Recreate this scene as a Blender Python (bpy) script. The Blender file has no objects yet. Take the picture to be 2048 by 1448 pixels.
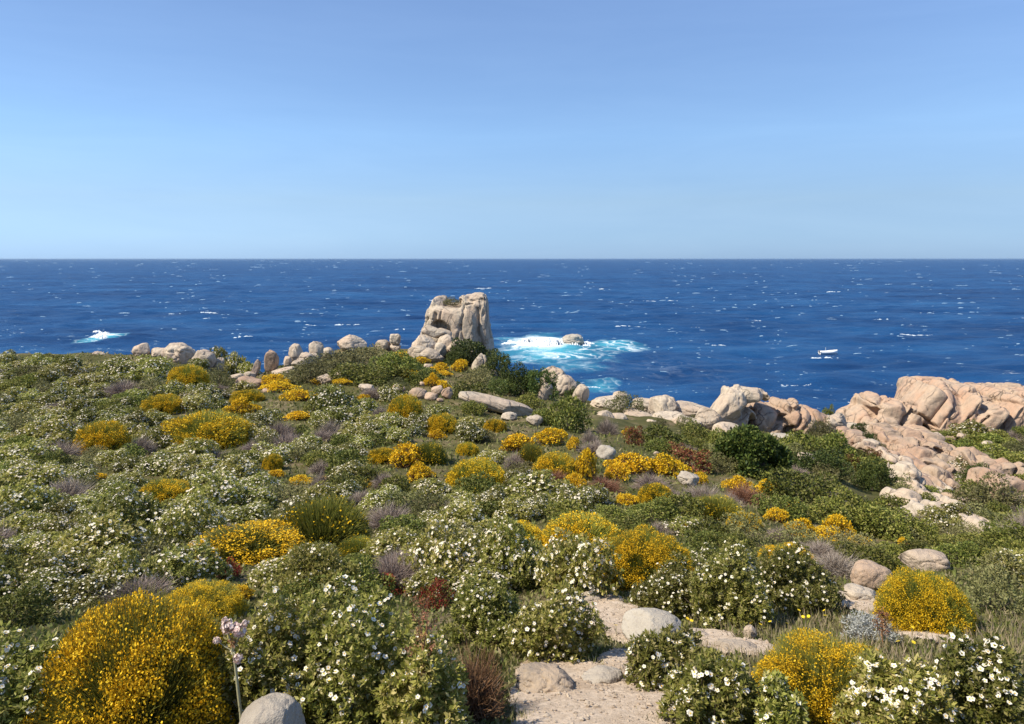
import bpy, bmesh, math, random
import numpy as np
from mathutils import Vector, Matrix, Euler

SC = bpy.context.scene
COL = SC.collection
rng = np.random.default_rng(7)
random.seed(7)
F = 1500.0      # focal length in pixels of the 2048 px wide picture
CZ = 28.0       # eye height above the sea
HV = 517.0      # row of the horizon

# ------------------------------------------------------------------ noise
_perm = np.random.default_rng(3).permutation(256)
_perm = np.concatenate([_perm, _perm])
_grad = np.random.default_rng(4).normal(size=(256, 3))
_grad /= np.linalg.norm(_grad, axis=1)[:, None]


def perlin(P):
    P = np.asarray(P, float)
    i = np.floor(P).astype(int)
    f = P - i
    u = f * f * f * (f * (f * 6 - 15) + 10)
    out = np.zeros(len(P))
    for dx in (0, 1):
        for dy in (0, 1):
            for dz in (0, 1):
                h = _perm[_perm[_perm[(i[:, 0] + dx) & 255] + ((i[:, 1] + dy) & 255)] + ((i[:, 2] + dz) & 255)]
                g = _grad[h]
                d = f - np.array([dx, dy, dz])
                w = (u[:, 0] if dx else 1 - u[:, 0]) * (u[:, 1] if dy else 1 - u[:, 1]) * (u[:, 2] if dz else 1 - u[:, 2])
                out += w * (g * d).sum(1)
    return out * 1.6


def fbm(P, octaves=4, gain=0.5):
    a, s, out = 1.0, 1.0, 0
    for k in range(octaves):
        out = out + a * perlin(np.asarray(P) * s + k * 17.3)
        a *= gain
        s *= 2.03
    return out


# ------------------------------------------------------------------ mesh helpers
def quad_mesh(name, parts, mats, smooth=False):
    """parts: list of (verts (n,3), quads (m,4), material index)"""
    V, Q, M, o = [], [], [], 0
    for v, q, m in parts:
        if len(q) == 0:
            continue
        V.append(v); Q.append(np.asarray(q) + o); M.append(np.full(len(q), m)); o += len(v)
    V = np.concatenate(V); Q = np.concatenate(Q); M = np.concatenate(M)
    me = bpy.data.meshes.new(name)
    me.vertices.add(len(V)); me.vertices.foreach_set('co', V.astype(np.float32).ravel())
    me.loops.add(len(Q) * 4); me.loops.foreach_set('vertex_index', Q.astype(np.int32).ravel())
    me.polygons.add(len(Q))
    me.polygons.foreach_set('loop_start', np.arange(0, len(Q) * 4, 4, dtype=np.int32))
    me.polygons.foreach_set('material_index', M.astype(np.int32))
    for m in mats:
        me.materials.append(m)
    me.update(calc_edges=True)
    me.validate()
    if smooth:
        me.polygons.foreach_set('use_smooth', np.ones(len(me.polygons), bool))
    return me


def link(name, data, loc=(0, 0, 0), rot=(0, 0, 0), scale=(1, 1, 1), parent=None):
    o = bpy.data.objects.new(name, data)
    COL.objects.link(o)
    o.location = loc; o.rotation_euler = rot; o.scale = scale
    if parent is not None:
        o.parent = parent
    return o


def tag(o, label=None, cat=None, group=None, kind=None):
    if label: o['label'] = label
    if cat: o['category'] = cat
    if group: o['group'] = group
    if kind: o['kind'] = kind
    return o


def unit(v):
    return v / np.maximum(np.linalg.norm(v, axis=-1, keepdims=True), 1e-9)


def kites(P, A, N, L, W, back=0.0):
    """diamond leaves: base P, axis A, normal N, lengths L, half widths W"""
    n = len(P)
    A = unit(A)
    S = unit(np.cross(A, N))
    L = np.broadcast_to(np.asarray(L, float), (n,))[:, None]
    W = np.broadcast_to(np.asarray(W, float), (n,))[:, None]
    v = np.empty((n, 4, 3))
    v[:, 0] = P - A * L * back
    v[:, 1] = P + A * L * 0.5 + S * W
    v[:, 2] = P + A * L
    v[:, 3] = P + A * L * 0.5 - S * W
    return v.reshape(-1, 3), np.arange(4 * n).reshape(-1, 4)


def strands(P0, P1, P2, w0, w1, w2):
    """thin two-quad ribbons through three points, facing roughly outwards"""
    n = len(P0)
    r = rng.normal(size=(n, 3))
    S = unit(np.cross(P2 - P0, r))
    v = np.empty((n, 6, 3))
    for k, (P, w) in enumerate(((P0, w0), (P1, w1), (P2, w2))):
        v[:, 2 * k] = P - S * w
        v[:, 2 * k + 1] = P + S * w
    b = (np.arange(n) * 6)[:, None]
    q = np.concatenate([b + np.array([0, 1, 3, 2]), b + np.array([2, 3, 5, 4])])
    return v.reshape(-1, 3), q


def tube(pts, radii, n=5):
    pts = np.asarray(pts, float); m = len(pts)
    V = []
    for k in range(m):
        t = unit(pts[min(k + 1, m - 1)] - pts[max(k - 1, 0)])
        a = np.cross(t, [0.3, 0.9, 0.2]); a = unit(a); b = np.cross(t, a)
        for j in range(n):
            an = 2 * math.pi * j / n
            V.append(pts[k] + radii[k] * (math.cos(an) * a + math.sin(an) * b))
    Q = [[k * n + j, k * n + (j + 1) % n, (k + 1) * n + (j + 1) % n, (k + 1) * n + j] for k in range(m - 1) for j in range(n)]
    return np.array(V), np.array(Q)


def merge(parts):
    V, Q, o = [], [], 0
    for v, q in parts:
        V.append(v); Q.append(np.asarray(q) + o); o += len(v)
    return np.concatenate(V), np.concatenate(Q)


# ------------------------------------------------------------------ materials
def new_mat(name):
    m = bpy.data.materials.new(name); m.use_nodes = True
    nt = m.node_tree; nt.nodes.clear()
    return m, nt, nt.nodes.new('ShaderNodeOutputMaterial')


def nd(nt, typ, **kw):
    n = nt.nodes.new(typ)
    for k, v in kw.items():
        setattr(n, k, v)
    return n


def ramp(nt, fac, stops, interp='LINEAR'):
    r = nt.nodes.new('ShaderNodeValToRGB')
    e = r.color_ramp.elements
    r.color_ramp.interpolation = interp
    while len(e) < len(stops): e.new(0.5)
    for k, (p, c) in enumerate(stops):
        e[k].position = p
        e[k].color = (*c, 1) if len(c) == 3 else (c[0], c[0], c[0], 1)
    nt.links.new(fac, r.inputs[0])
    return r.outputs[0]


def math_node(nt, op, a, b=None, clamp=False):
    n = nt.nodes.new('ShaderNodeMath'); n.operation = op; n.use_clamp = clamp
    for k, x in enumerate((a, b)):
        if x is None: continue
        if isinstance(x, (int, float)): n.inputs[k].default_value = x
        else: nt.links.new(x, n.inputs[k])
    return n.outputs[0]


def mixc(nt, fac, a, b, blend='MIX'):
    n = nt.nodes.new('ShaderNodeMix'); n.data_type = 'RGBA'; n.blend_type = blend
    for s, x in ((0, fac), (6, a), (7, b)):
        if isinstance(x, (int, float)): n.inputs[s].default_value = x
        elif isinstance(x, tuple): n.inputs[s].default_value = (*x, 1)
        else: nt.links.new(x, n.inputs[s])
    return n.outputs[2]


def noise_node(nt, vec, scale, detail=6, rough=0.55, dist=0.0):
    n = nt.nodes.new('ShaderNodeTexNoise')
    n.inputs['Scale'].default_value = scale; n.inputs['Detail'].default_value = detail
    n.inputs['Roughness'].default_value = rough; n.inputs['Distortion'].default_value = dist
    if vec is not None: nt.links.new(vec, n.inputs['Vector'])
    return n.outputs['Fac']


def leaf_mat(name, cols, transl=0.25, rough=0.6, spec=0.25, objvar=0.45, hv_=.024):
    m, nt, out = new_mat(name)
    g = nd(nt, 'ShaderNodeNewGeometry')
    oi = nd(nt, 'ShaderNodeObjectInfo')
    n = len(cols)
    c = ramp(nt, g.outputs['Random Per Island'], [(k / (n - 1), cc) for k, cc in enumerate(cols)])
    val = nd(nt, 'ShaderNodeHueSaturation')
    hv = nd(nt, 'ShaderNodeMapRange'); hv.inputs[3].default_value = 1 - objvar * .8; hv.inputs[4].default_value = 1 + objvar
    nt.links.new(oi.outputs['Random'], hv.inputs[0]); nt.links.new(hv.outputs[0], val.inputs['Value'])
    r2 = math_node(nt, 'FRACT', math_node(nt, 'MULTIPLY', oi.outputs['Random'], 7.31))
    hh = nd(nt, 'ShaderNodeMapRange'); hh.inputs[3].default_value = .5 - hv_; hh.inputs[4].default_value = .5 + hv_ * .15
    nt.links.new(r2, hh.inputs[0]); nt.links.new(hh.outputs[0], val.inputs['Hue'])
    nt.links.new(c, val.inputs['Color'])
    p = nd(nt, 'ShaderNodeBsdfPrincipled')
    p.inputs['Roughness'].default_value = rough; p.inputs['Specular IOR Level'].default_value = spec
    nt.links.new(val.outputs[0], p.inputs['Base Color'])
    if transl > 0:
        t = nd(nt, 'ShaderNodeBsdfTranslucent'); nt.links.new(val.outputs[0], t.inputs['Color'])
        mx = nd(nt, 'ShaderNodeMixShader'); mx.inputs[0].default_value = transl
        nt.links.new(p.outputs[0], mx.inputs[1]); nt.links.new(t.outputs[0], mx.inputs[2])
        nt.links.new(mx.outputs[0], out.inputs[0])
    else:
        nt.links.new(p.outputs[0], out.inputs[0])
    return m


def granite(name, cream, pink, grey, lich=0.5, lean=0.0, seams=.75):
    m, nt, out = new_mat(name)
    geo = nd(nt, 'ShaderNodeNewGeometry'); pos = geo.outputs['Position']
    oi = nd(nt, 'ShaderNodeObjectInfo')
    n1 = noise_node(nt, pos, 0.35, 4, .55)
    c = mixc(nt, ramp(nt, n1, [(.42, (0,)), (.62, (1,))]), cream, pink)
    n2 = noise_node(nt, pos, 0.9, 9, .68)
    c = mixc(nt, ramp(nt, n2, [(.5, (0,)), (.68, (lich,))]), c, grey)
    # streaks running down the faces
    mp = nd(nt, 'ShaderNodeMapping'); mp.inputs['Scale'].default_value = (1.6, 1.6, .22); nt.links.new(pos, mp.inputs[0])
    n3 = noise_node(nt, mp.outputs[0], 1.3, 6, .6)
    c = mixc(nt, ramp(nt, n3, [(.5, (0,)), (.72, (.65,))]), c, (.23, .19, .15))
    # mineral grain
    n4 = noise_node(nt, pos, 38, 3, .7)
    c = mixc(nt, ramp(nt, n4, [(.33, (.55,)), (.5, (0,)), (.62, (0,)), (.8, (.35,))]), c, (.30, .25, .21))
    n5 = noise_node(nt, pos, 4.5, 8, .7)
    c = mixc(nt, .35, c, ramp(nt, n5, [(.3, (.55, .5, .46)), (.7, (1, 1, 1))]), 'MULTIPLY')
    # weathered seams, black with lichen
    wn = nd(nt, 'ShaderNodeTexNoise'); wn.inputs['Scale'].default_value = .5; wn.inputs['Detail'].default_value = 5
    nt.links.new(pos, wn.inputs['Vector'])
    wa = nd(nt, 'ShaderNodeVectorMath', operation='MULTIPLY_ADD'); wa.inputs[1].default_value = (1.6, 1.6, 1.6)
    nt.links.new(wn.outputs['Color'], wa.inputs[0]); nt.links.new(pos, wa.inputs[2])
    rt = nd(nt, 'ShaderNodeVectorRotate'); rt.rotation_type = 'Y_AXIS'; rt.inputs['Angle'].default_value = -math.radians(lean)
    nt.links.new(wa.outputs[0], rt.inputs['Vector'])
    sm = nd(nt, 'ShaderNodeMapping'); sm.inputs['Scale'].default_value = (.62, .62, .2); nt.links.new(rt.outputs[0], sm.inputs[0])
    vo = nd(nt, 'ShaderNodeTexVoronoi'); vo.feature = 'DISTANCE_TO_EDGE'; vo.inputs['Scale'].default_value = 1.0
    nt.links.new(sm.outputs[0], vo.inputs['Vector'])
    seam = ramp(nt, vo.outputs['Distance'], [(.0, (1,)), (.035, (0,))])
    seam = math_node(nt, 'MULTIPLY', seam, ramp(nt, noise_node(nt, pos, .6, 4, .6), [(.42, (0,)), (.56, (seams,))]))
    c = mixc(nt, seam, c, (.11, .085, .065))
    n6 = noise_node(nt, pos, 1.1, 10, .72, .6)
    c = mixc(nt, ramp(nt, n6, [(.60, (0,)), (.68, (.6,))]), c, (.17, .145, .115))
    hs = nd(nt, 'ShaderNodeHueSaturation')
    mr = nd(nt, 'ShaderNodeMapRange'); mr.inputs[3].default_value = .9; mr.inputs[4].default_value = 1.08
    nt.links.new(oi.outputs['Random'], mr.inputs[0]); nt.links.new(mr.outputs[0], hs.inputs['Value']); nt.links.new(c, hs.inputs['Color'])
    p = nd(nt, 'ShaderNodeBsdfPrincipled'); p.inputs['Roughness'].default_value = .85; p.inputs['Specular IOR Level'].default_value = .2
    nt.links.new(hs.outputs[0], p.inputs['Base Color'])
    b1 = nd(nt, 'ShaderNodeBump'); b1.inputs['Strength'].default_value = .6; b1.inputs['Distance'].default_value = .25
    nt.links.new(math_node(nt, 'SUBTRACT', noise_node(nt, pos, 1.6, 9, .68), math_node(nt, 'MULTIPLY', seam, .5)), b1.inputs['Height'])
    b2 = nd(nt, 'ShaderNodeBump'); b2.inputs['Strength'].default_value = .5; b2.inputs['Distance'].default_value = .01
    nt.links.new(noise_node(nt, pos, 25, 5, .7), b2.inputs['Height']); nt.links.new(b1.outputs[0], b2.inputs['Normal'])
    nt.links.new(b2.outputs[0], p.inputs['Normal'])
    nt.links.new(p.outputs[0], out.inputs[0])
    return m


def plain(name, col, rough=.6, spec=.3):
    m, nt, out = new_mat(name)
    p = nd(nt, 'ShaderNodeBsdfPrincipled')
    g = nd(nt, 'ShaderNodeNewGeometry')
    c = mixc(nt, .4, col, ramp(nt, noise_node(nt, g.outputs['Position'], 9, 5), [(.3, (.6, .6, .6)), (.7, (1.15, 1.12, 1.1))]), 'MULTIPLY')
    nt.links.new(c, p.inputs['Base Color'])
    p.inputs['Roughness'].default_value = rough; p.inputs['Specular IOR Level'].default_value = spec
    nt.links.new(p.outputs[0], out.inputs[0])
    return m


M = {}
M['rock'] = granite('granite_cream', (.51, .43, .33), (.50, .385, .285), (.27, .24, .195))
M['pinkrock'] = granite('granite_pink', (.44, .325, .23), (.43, .275, .185), (.26, .22, .18), .4, 37, .9)
M['greyrock'] = granite('granite_grey', (.44, .40, .33), (.42, .36, .29), (.27, .26, .22), .7, 0, .0)
M['earthrock'] = granite('granite_earth', (.42, .33, .24), (.38, .28, .19), (.30, .25, .18), .5, 0, 0)
M['darkrock'] = granite('granite_brown_shaded', (.38, .28, .21), (.36, .25, .18), (.30, .26, .22), .4)  # darker brown granite; the leaning slab's shade is put into this colour
M['cistus'] = leaf_mat('cistus_leaf', [(.07, .09, .016), (.18, .20, .034), (.30, .30, .065), (.44, .40, .15)], .42)
M['petal'] = leaf_mat('white_petal', [(.86, .82, .68), (.88, .85, .74)], .35, .7, .1, .04)
M['pollen'] = leaf_mat('pollen_yellow', [(.75, .45, .03), (.8, .55, .06)], 0, .8, .1, .05)
M['broomstem'] = leaf_mat('broom_stem', [(.10, .13, .02), (.20, .22, .035), (.30, .29, .06)], .2)
M['broomflower'] = leaf_mat('broom_flower', [(.54, .31, .008), (.69, .44, .018), (.78, .55, .035)], .2, .7, .1, .12, .006)
M['goldflower'] = leaf_mat('gold_flower', [(.54, .32, .008), (.69, .44, .018), (.78, .54, .035)], .2, .7, .1, .12, .006)
M['twig'] = leaf_mat('dry_twig', [(.16, .12, .09), (.26, .21, .17), (.36, .31, .26)], 0, .9, .1, .2)
M['brown'] = leaf_mat('brown_twig', [(.12, .06, .03), (.22, .12, .06), (.30, .19, .11)], 0, .9, .1, .2)
M['green'] = leaf_mat('mastic_leaf', [(.045, .065, .012), (.11, .135, .022), (.175, .19, .036), (.25, .24, .065)], .25)
M['olive'] = leaf_mat('olive_leaf', [(.09, .095, .03), (.16, .16, .055), (.22, .21, .085)], .2)
M['juniper'] = leaf_mat('juniper_leaf', [(.018, .035, .008), (.045, .075, .014), (.075, .105, .02), (.11, .13, .03)], .2)
M['rust'] = leaf_mat('rust_leaf', [(.13, .05, .02), (.20, .08, .03), (.16, .11, .04)], .2)
M['red'] = leaf_mat('red_leaf', [(.25, .04, .02), (.33, .07, .03), (.20, .06, .02)], .25)
M['silver'] = leaf_mat('silver_leaf', [(.28, .28, .24), (.42, .42, .38), (.52, .52, .48)], .2)
M['bark'] = plain('bark', (.10, .075, .055), .9, .1)
M['straw'] = leaf_mat('dry_grass', [(.34, .28, .16), (.48, .40, .25), (.28, .26, .11), (.20, .22, .07)], .3)
M['cover'] = leaf_mat('ground_cover', [(.06, .08, .016), (.12, .135, .03), (.18, .165, .06), (.22, .18, .10)], .25)
M['stalk'] = plain('pale_stalk', (.36, .34, .2), .6)
M['umbel'] = leaf_mat('umbel_floret', [(.56, .40, .34), (.68, .54, .47), (.78, .69, .62)], .3, .7, .1, .02)
M['seed'] = leaf_mat('seed_head', [(.20, .09, .04), (.32, .17, .08), (.28, .2, .08)], .2)
M['daisy'] = leaf_mat('daisy_petal', [(.80, .62, .02), (.85, .7, .05)], .2, .7, .1, .02)
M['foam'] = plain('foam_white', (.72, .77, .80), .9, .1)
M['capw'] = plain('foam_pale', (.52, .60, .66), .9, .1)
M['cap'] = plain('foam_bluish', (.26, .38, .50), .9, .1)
M['hull'] = plain('boat_white', (.82, .82, .8), .4)
M['boatdark'] = plain('boat_trim', (.10, .11, .14), .5)

# ------------------------------------------------------------------ terrain
NEAR = [(4.2, 1480), (5, 1400), (6.5, 1300), (8.8, 1200), (13, 1100)]
LEFT = NEAR + [(19.5, 1000), (31, 900), (41, 850)]
KEYS = [
    (-600, 75, LEFT + [(54, 790), (68, 735), (75, 716)]),
    (300, 75, LEFT + [(54, 790), (68, 735), (75, 712)]),
    (400, 72, LEFT + [(54, 790), (68, 745), (72, 735)]),
    (480, 70, LEFT + [(54, 805), (66, 772), (70, 765)]),
    (560, 78, LEFT + [(54, 803), (68, 760), (78, 734)]),
    (620, 84, LEFT + [(54, 801), (68, 752), (84, 717)]),
    (700, 88, LEFT + [(54, 800), (68, 750), (80, 712), (88, 697)]),
    (820, 93, LEFT + [(54, 800), (68, 755), (93, 700)]),
    (920, 95, LEFT + [(54, 800), (68, 765), (80, 735), (95, 712)]),
    (1080, 82, LEFT + [(54, 818), (68, 792), (82, 768)]),
    (1180, 76, LEFT[:-1] + [(41, 872), (54, 835), (76, 805)]),
    (1280, 72, NEAR + [(19.5, 1005), (31, 918), (41, 882), (54, 852), (72, 822)]),
    (1450, 68, NEAR + [(19.5, 1020), (31, 950), (41, 908), (52, 880), (68, 850)]),
    (1620, 66, NEAR[:-1] + [(13, 1110), (19.5, 1040), (31, 975), (41, 925), (52, 890), (66, 864)]),
    (1760, 68, NEAR[:-1] + [(13, 1125), (19.5, 1078), (31, 1015), (41, 960), (52, 905), (68, 850)]),
    (1884, 72, NEAR[:3] + [(8.8, 1190), (11, 1140), (19.5, 1095), (31, 1060), (41, 1020), (52, 950), (66, 860), (72, 835)]),
    (2700, 72, NEAR[:3] + [(8.8, 1190), (11, 1140), (19.5, 1095), (31, 1055), (41, 1000), (52, 930), (66, 860), (72, 835)]),
]
_LY = np.linspace(math.log(4.2), math.log(100), 240)
_KU = np.array([k[0] for k in KEYS], float)
KEYS = [(u, yc + 5, tab + [(yc + 5, tab[-1][1] - 4)]) for u, yc, tab in KEYS]
_YC = np.array([k[1] for k in KEYS], float)
_VT = []
for _, yc, tab in KEYS:
    ly = np.log([t[0] for t in tab]); vv = np.array([t[1] for t in tab], float)
    r = np.interp(_LY, ly, vv)
    k = np.exp(-np.linspace(-2, 2, 13) ** 2); k /= k.sum()
    r = np.convolve(np.pad(r, 6, mode='edge'), k, mode='valid')
    _VT.append(r)
_VT = np.array(_VT)


def ground_z(X, Y, rough=True):
    X = np.asarray(X, float); Y = np.asarray(Y, float)
    Yp = np.maximum(Y, 4.2)
    U = np.clip(1024 + F * X / Yp, _KU[0], _KU[-1] - 1e-3)
    k = np.clip(np.searchsorted(_KU, U, side='right') - 1, 0, len(_KU) - 2)
    t = (U - _KU[k]) / (_KU[k + 1] - _KU[k]); t = t * t * (3 - 2 * t)
    yc = _YC[k] * (1 - t) + _YC[k + 1] * t
    Ye = np.minimum(Yp, yc)
    fy = np.clip((np.log(Ye) - _LY[0]) / (_LY[-1] - _LY[0]) * (len(_LY) - 1), 0, len(_LY) - 1.001)
    j = fy.astype(int); s = fy - j
    def row(kk): return _VT[kk, j] * (1 - s) + _VT[kk, j + 1] * s
    v = row(k) * (1 - t) + row(k + 1) * t
    z = CZ - (v - HV) * Ye / F
    z = z - np.maximum(Yp - yc, 0) * 0.95
    z = np.where(Y < 4.2, CZ - 1.65 - (2.70 - 1.65) * np.clip(Y, 0, 4.2) / 4.2, z)
    if rough:
        P = np.stack([X, Y, np.zeros_like(X)], -1).reshape(-1, 3)
        amp = np.clip(Y / 60, .08, 1) * .35
        z = z + fbm(P * .22, 3).reshape(z.shape) * np.clip(Y / 50, 0, 1) * .3 + fbm(P * 1.7, 3).reshape(z.shape) * .05 * amp / .35
    return np.maximum(z, -5)


_YS = np.exp(np.linspace(math.log(3.6), math.log(98), 900))


def at(u, v):
    """the ground point that the picture shows at (u, v)"""
    X = (u - 1024) * _YS / F
    z = ground_z(X, _YS)
    rows = HV + F * (CZ - z) / _YS
    hit = np.nonzero(rows <= v)[0]
    k = hit[0] if len(hit) else int(np.argmin(rows))
    return X[k], _YS[k], z[k]


def gz(x, y):
    return float(ground_z(np.array([x]), np.array([y]))[0])


def grid_mesh(name, X, Y, Z, mats, smooth=True):
    n, m = X.shape
    V = np.stack([X, Y, Z], -1).reshape(-1, 3)
    i = np.arange(n * m).reshape(n, m)
    Q = np.stack([i[:-1, :-1], i[:-1, 1:], i[1:, 1:], i[1:, :-1]], -1).reshape(-1, 4)
    return quad_mesh(name, [(V, Q, 0)], mats, smooth)


def ground_material():
    m, nt, out = new_mat('hillside_soil')
    g = nd(nt, 'ShaderNodeNewGeometry'); pos = g.outputs['Position']
    a = noise_node(nt, pos, .45, 6, .6)
    c = ramp(nt, a, [(.3, (.055, .06, .018)), (.5, (.10, .095, .035)), (.62, (.17, .135, .075)), (.75, (.24, .19, .12))])
    b = noise_node(nt, pos, 7, 8, .7)
    c = mixc(nt, .7, c, ramp(nt, b, [(.3, (.45, .42, .38)), (.7, (1.2, 1.15, 1.1))]), 'MULTIPLY')
    p = nd(nt, 'ShaderNodeBsdfPrincipled'); p.inputs['Roughness'].default_value = .95; p.inputs['Specular IOR Level'].default_value = .1
    nt.links.new(c, p.inputs['Base Color'])
    bm = nd(nt, 'ShaderNodeBump'); bm.inputs['Strength'].default_value = .7; bm.inputs['Distance'].default_value = .06
    nt.links.new(noise_node(nt, pos, 9, 8, .7), bm.inputs['Height']); nt.links.new(bm.outputs[0], p.inputs['Normal'])
    nt.links.new(p.outputs[0], out.inputs[0])
    return m


def path_material():
    m, nt, out = new_mat('sandy_path')
    g = nd(nt, 'ShaderNodeNewGeometry'); pos = g.outputs['Position']
    c = ramp(nt, noise_node(nt, pos, 1.5, 8, .65), [(.32, (.41, .30, .205)), (.5, (.56, .44, .325)), (.68, (.65, .535, .425))])
    c = mixc(nt, .75, c, ramp(nt, noise_node(nt, pos, 26, 7, .75), [(.3, (.5, .46, .42)), (.55, (1, 1, 1)), (.75, (1.2, 1.2, 1.2))]), 'MULTIPLY')
    p = nd(nt, 'ShaderNodeBsdfPrincipled'); p.inputs['Roughness'].default_value = .95; p.inputs['Specular IOR Level'].default_value = .1
    nt.links.new(c, p.inputs['Base Color'])
    bm = nd(nt, 'ShaderNodeBump'); bm.inputs['Strength'].default_value = .9; bm.inputs['Distance'].default_value = .02
    nt.links.new(noise_node(nt, pos, 35, 6, .75), bm.inputs['Height']); nt.links.new(bm.outputs[0], p.inputs['Normal'])
    nt.links.new(p.outputs[0], out.inputs[0])
    return m


ys = np.concatenate([np.linspace(-10, 3, 12)[:-1], np.exp(np.linspace(math.log(3), math.log(125), 300))])
s = np.linspace(-1.35, 1.35, 330)
Yg, Sg = np.meshgrid(ys, s, indexing='ij')
Xg = Sg * np.maximum(Yg, 9)
link('ground', grid_mesh('ground', Xg, Yg, ground_z(Xg, Yg), [ground_material()]))['kind'] = 'structure'

# sandy path: discs along a winding line on the ground
PATHS = [(1190, 1440, 150, 60), (1215, 1400, 130, 45), (1170, 1365, 110, 35), (1120, 1350, 80, 30), (1260, 1330, 60, 26),
         (1240, 1250, 55, 40), (1210, 1225, 80, 22), (1170, 1205, 70, 14), (1410, 1275, 60, 12), (1475, 1297, 70, 18),
         (1730, 1210, 60, 22), (1870, 1275, 60, 20), (1080, 1400, 60, 40), (1300, 1320, 50, 16)]
px = []
for (u, v, ru, rv) in PATHS:
    x, y, z = at(u, v); x1, y1, _ = at(u, v - rv); x2, y2, _ = at(u, min(v + rv, 1470))
    px.append((x, (y1 + y2) / 2 if v + rv < 1470 else y, ru * y / F, max(.12, (y1 - y2) / 2)))


def path_field(X, Y):
    f = np.full(X.shape, -9.0)
    for (x, y, rx, ry) in px:
        f = np.maximum(f, 1 - np.sqrt(((X - x) / rx) ** 2 + ((Y - y) / ry) ** 2))
    P = np.stack([X, Y, np.zeros_like(X)], -1).reshape(-1, 3)
    return f + (fbm(P * 2.2 + 5, 4) * .28).reshape(X.shape)


gx = np.arange(-1.2, 5.6, .035); gy = np.arange(3.4, 10.5, .035)
Xp, Yp_ = np.meshgrid(gx, gy)
fld = path_field(Xp, Yp_)
Zp = ground_z(Xp, Yp_) + .03 * np.clip(fld * 4 + .35, -1, .6) + .012
P3 = np.stack([Xp, Yp_, np.zeros_like(Xp)], -1).reshape(-1, 3)
Zp += (fbm(P3 * 6, 3) * .008).reshape(Xp.shape)
n_, m_ = Xp.shape
ii = np.arange(n_ * m_).reshape(n_, m_)
keep = (fld[:-1, :-1] > -.08) & (fld[1:, 1:] > -.08)
Qp = np.stack([ii[:-1, :-1], ii[:-1, 1:], ii[1:, 1:], ii[1:, :-1]], -1)[keep]
used, inv = np.unique(Qp, return_inverse=True)
Vp = np.stack([Xp, Yp_, Zp], -1).reshape(-1, 3)[used]
link('path', quad_mesh('path', [(Vp, inv.reshape(-1, 4), 0)], [path_material()], True))['kind'] = 'structure'


# ------------------------------------------------------------------ sea
def sea_xy(u, v):
    y = F * CZ / (v - HV)
    return (u - 1024) * y / F, y


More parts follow.
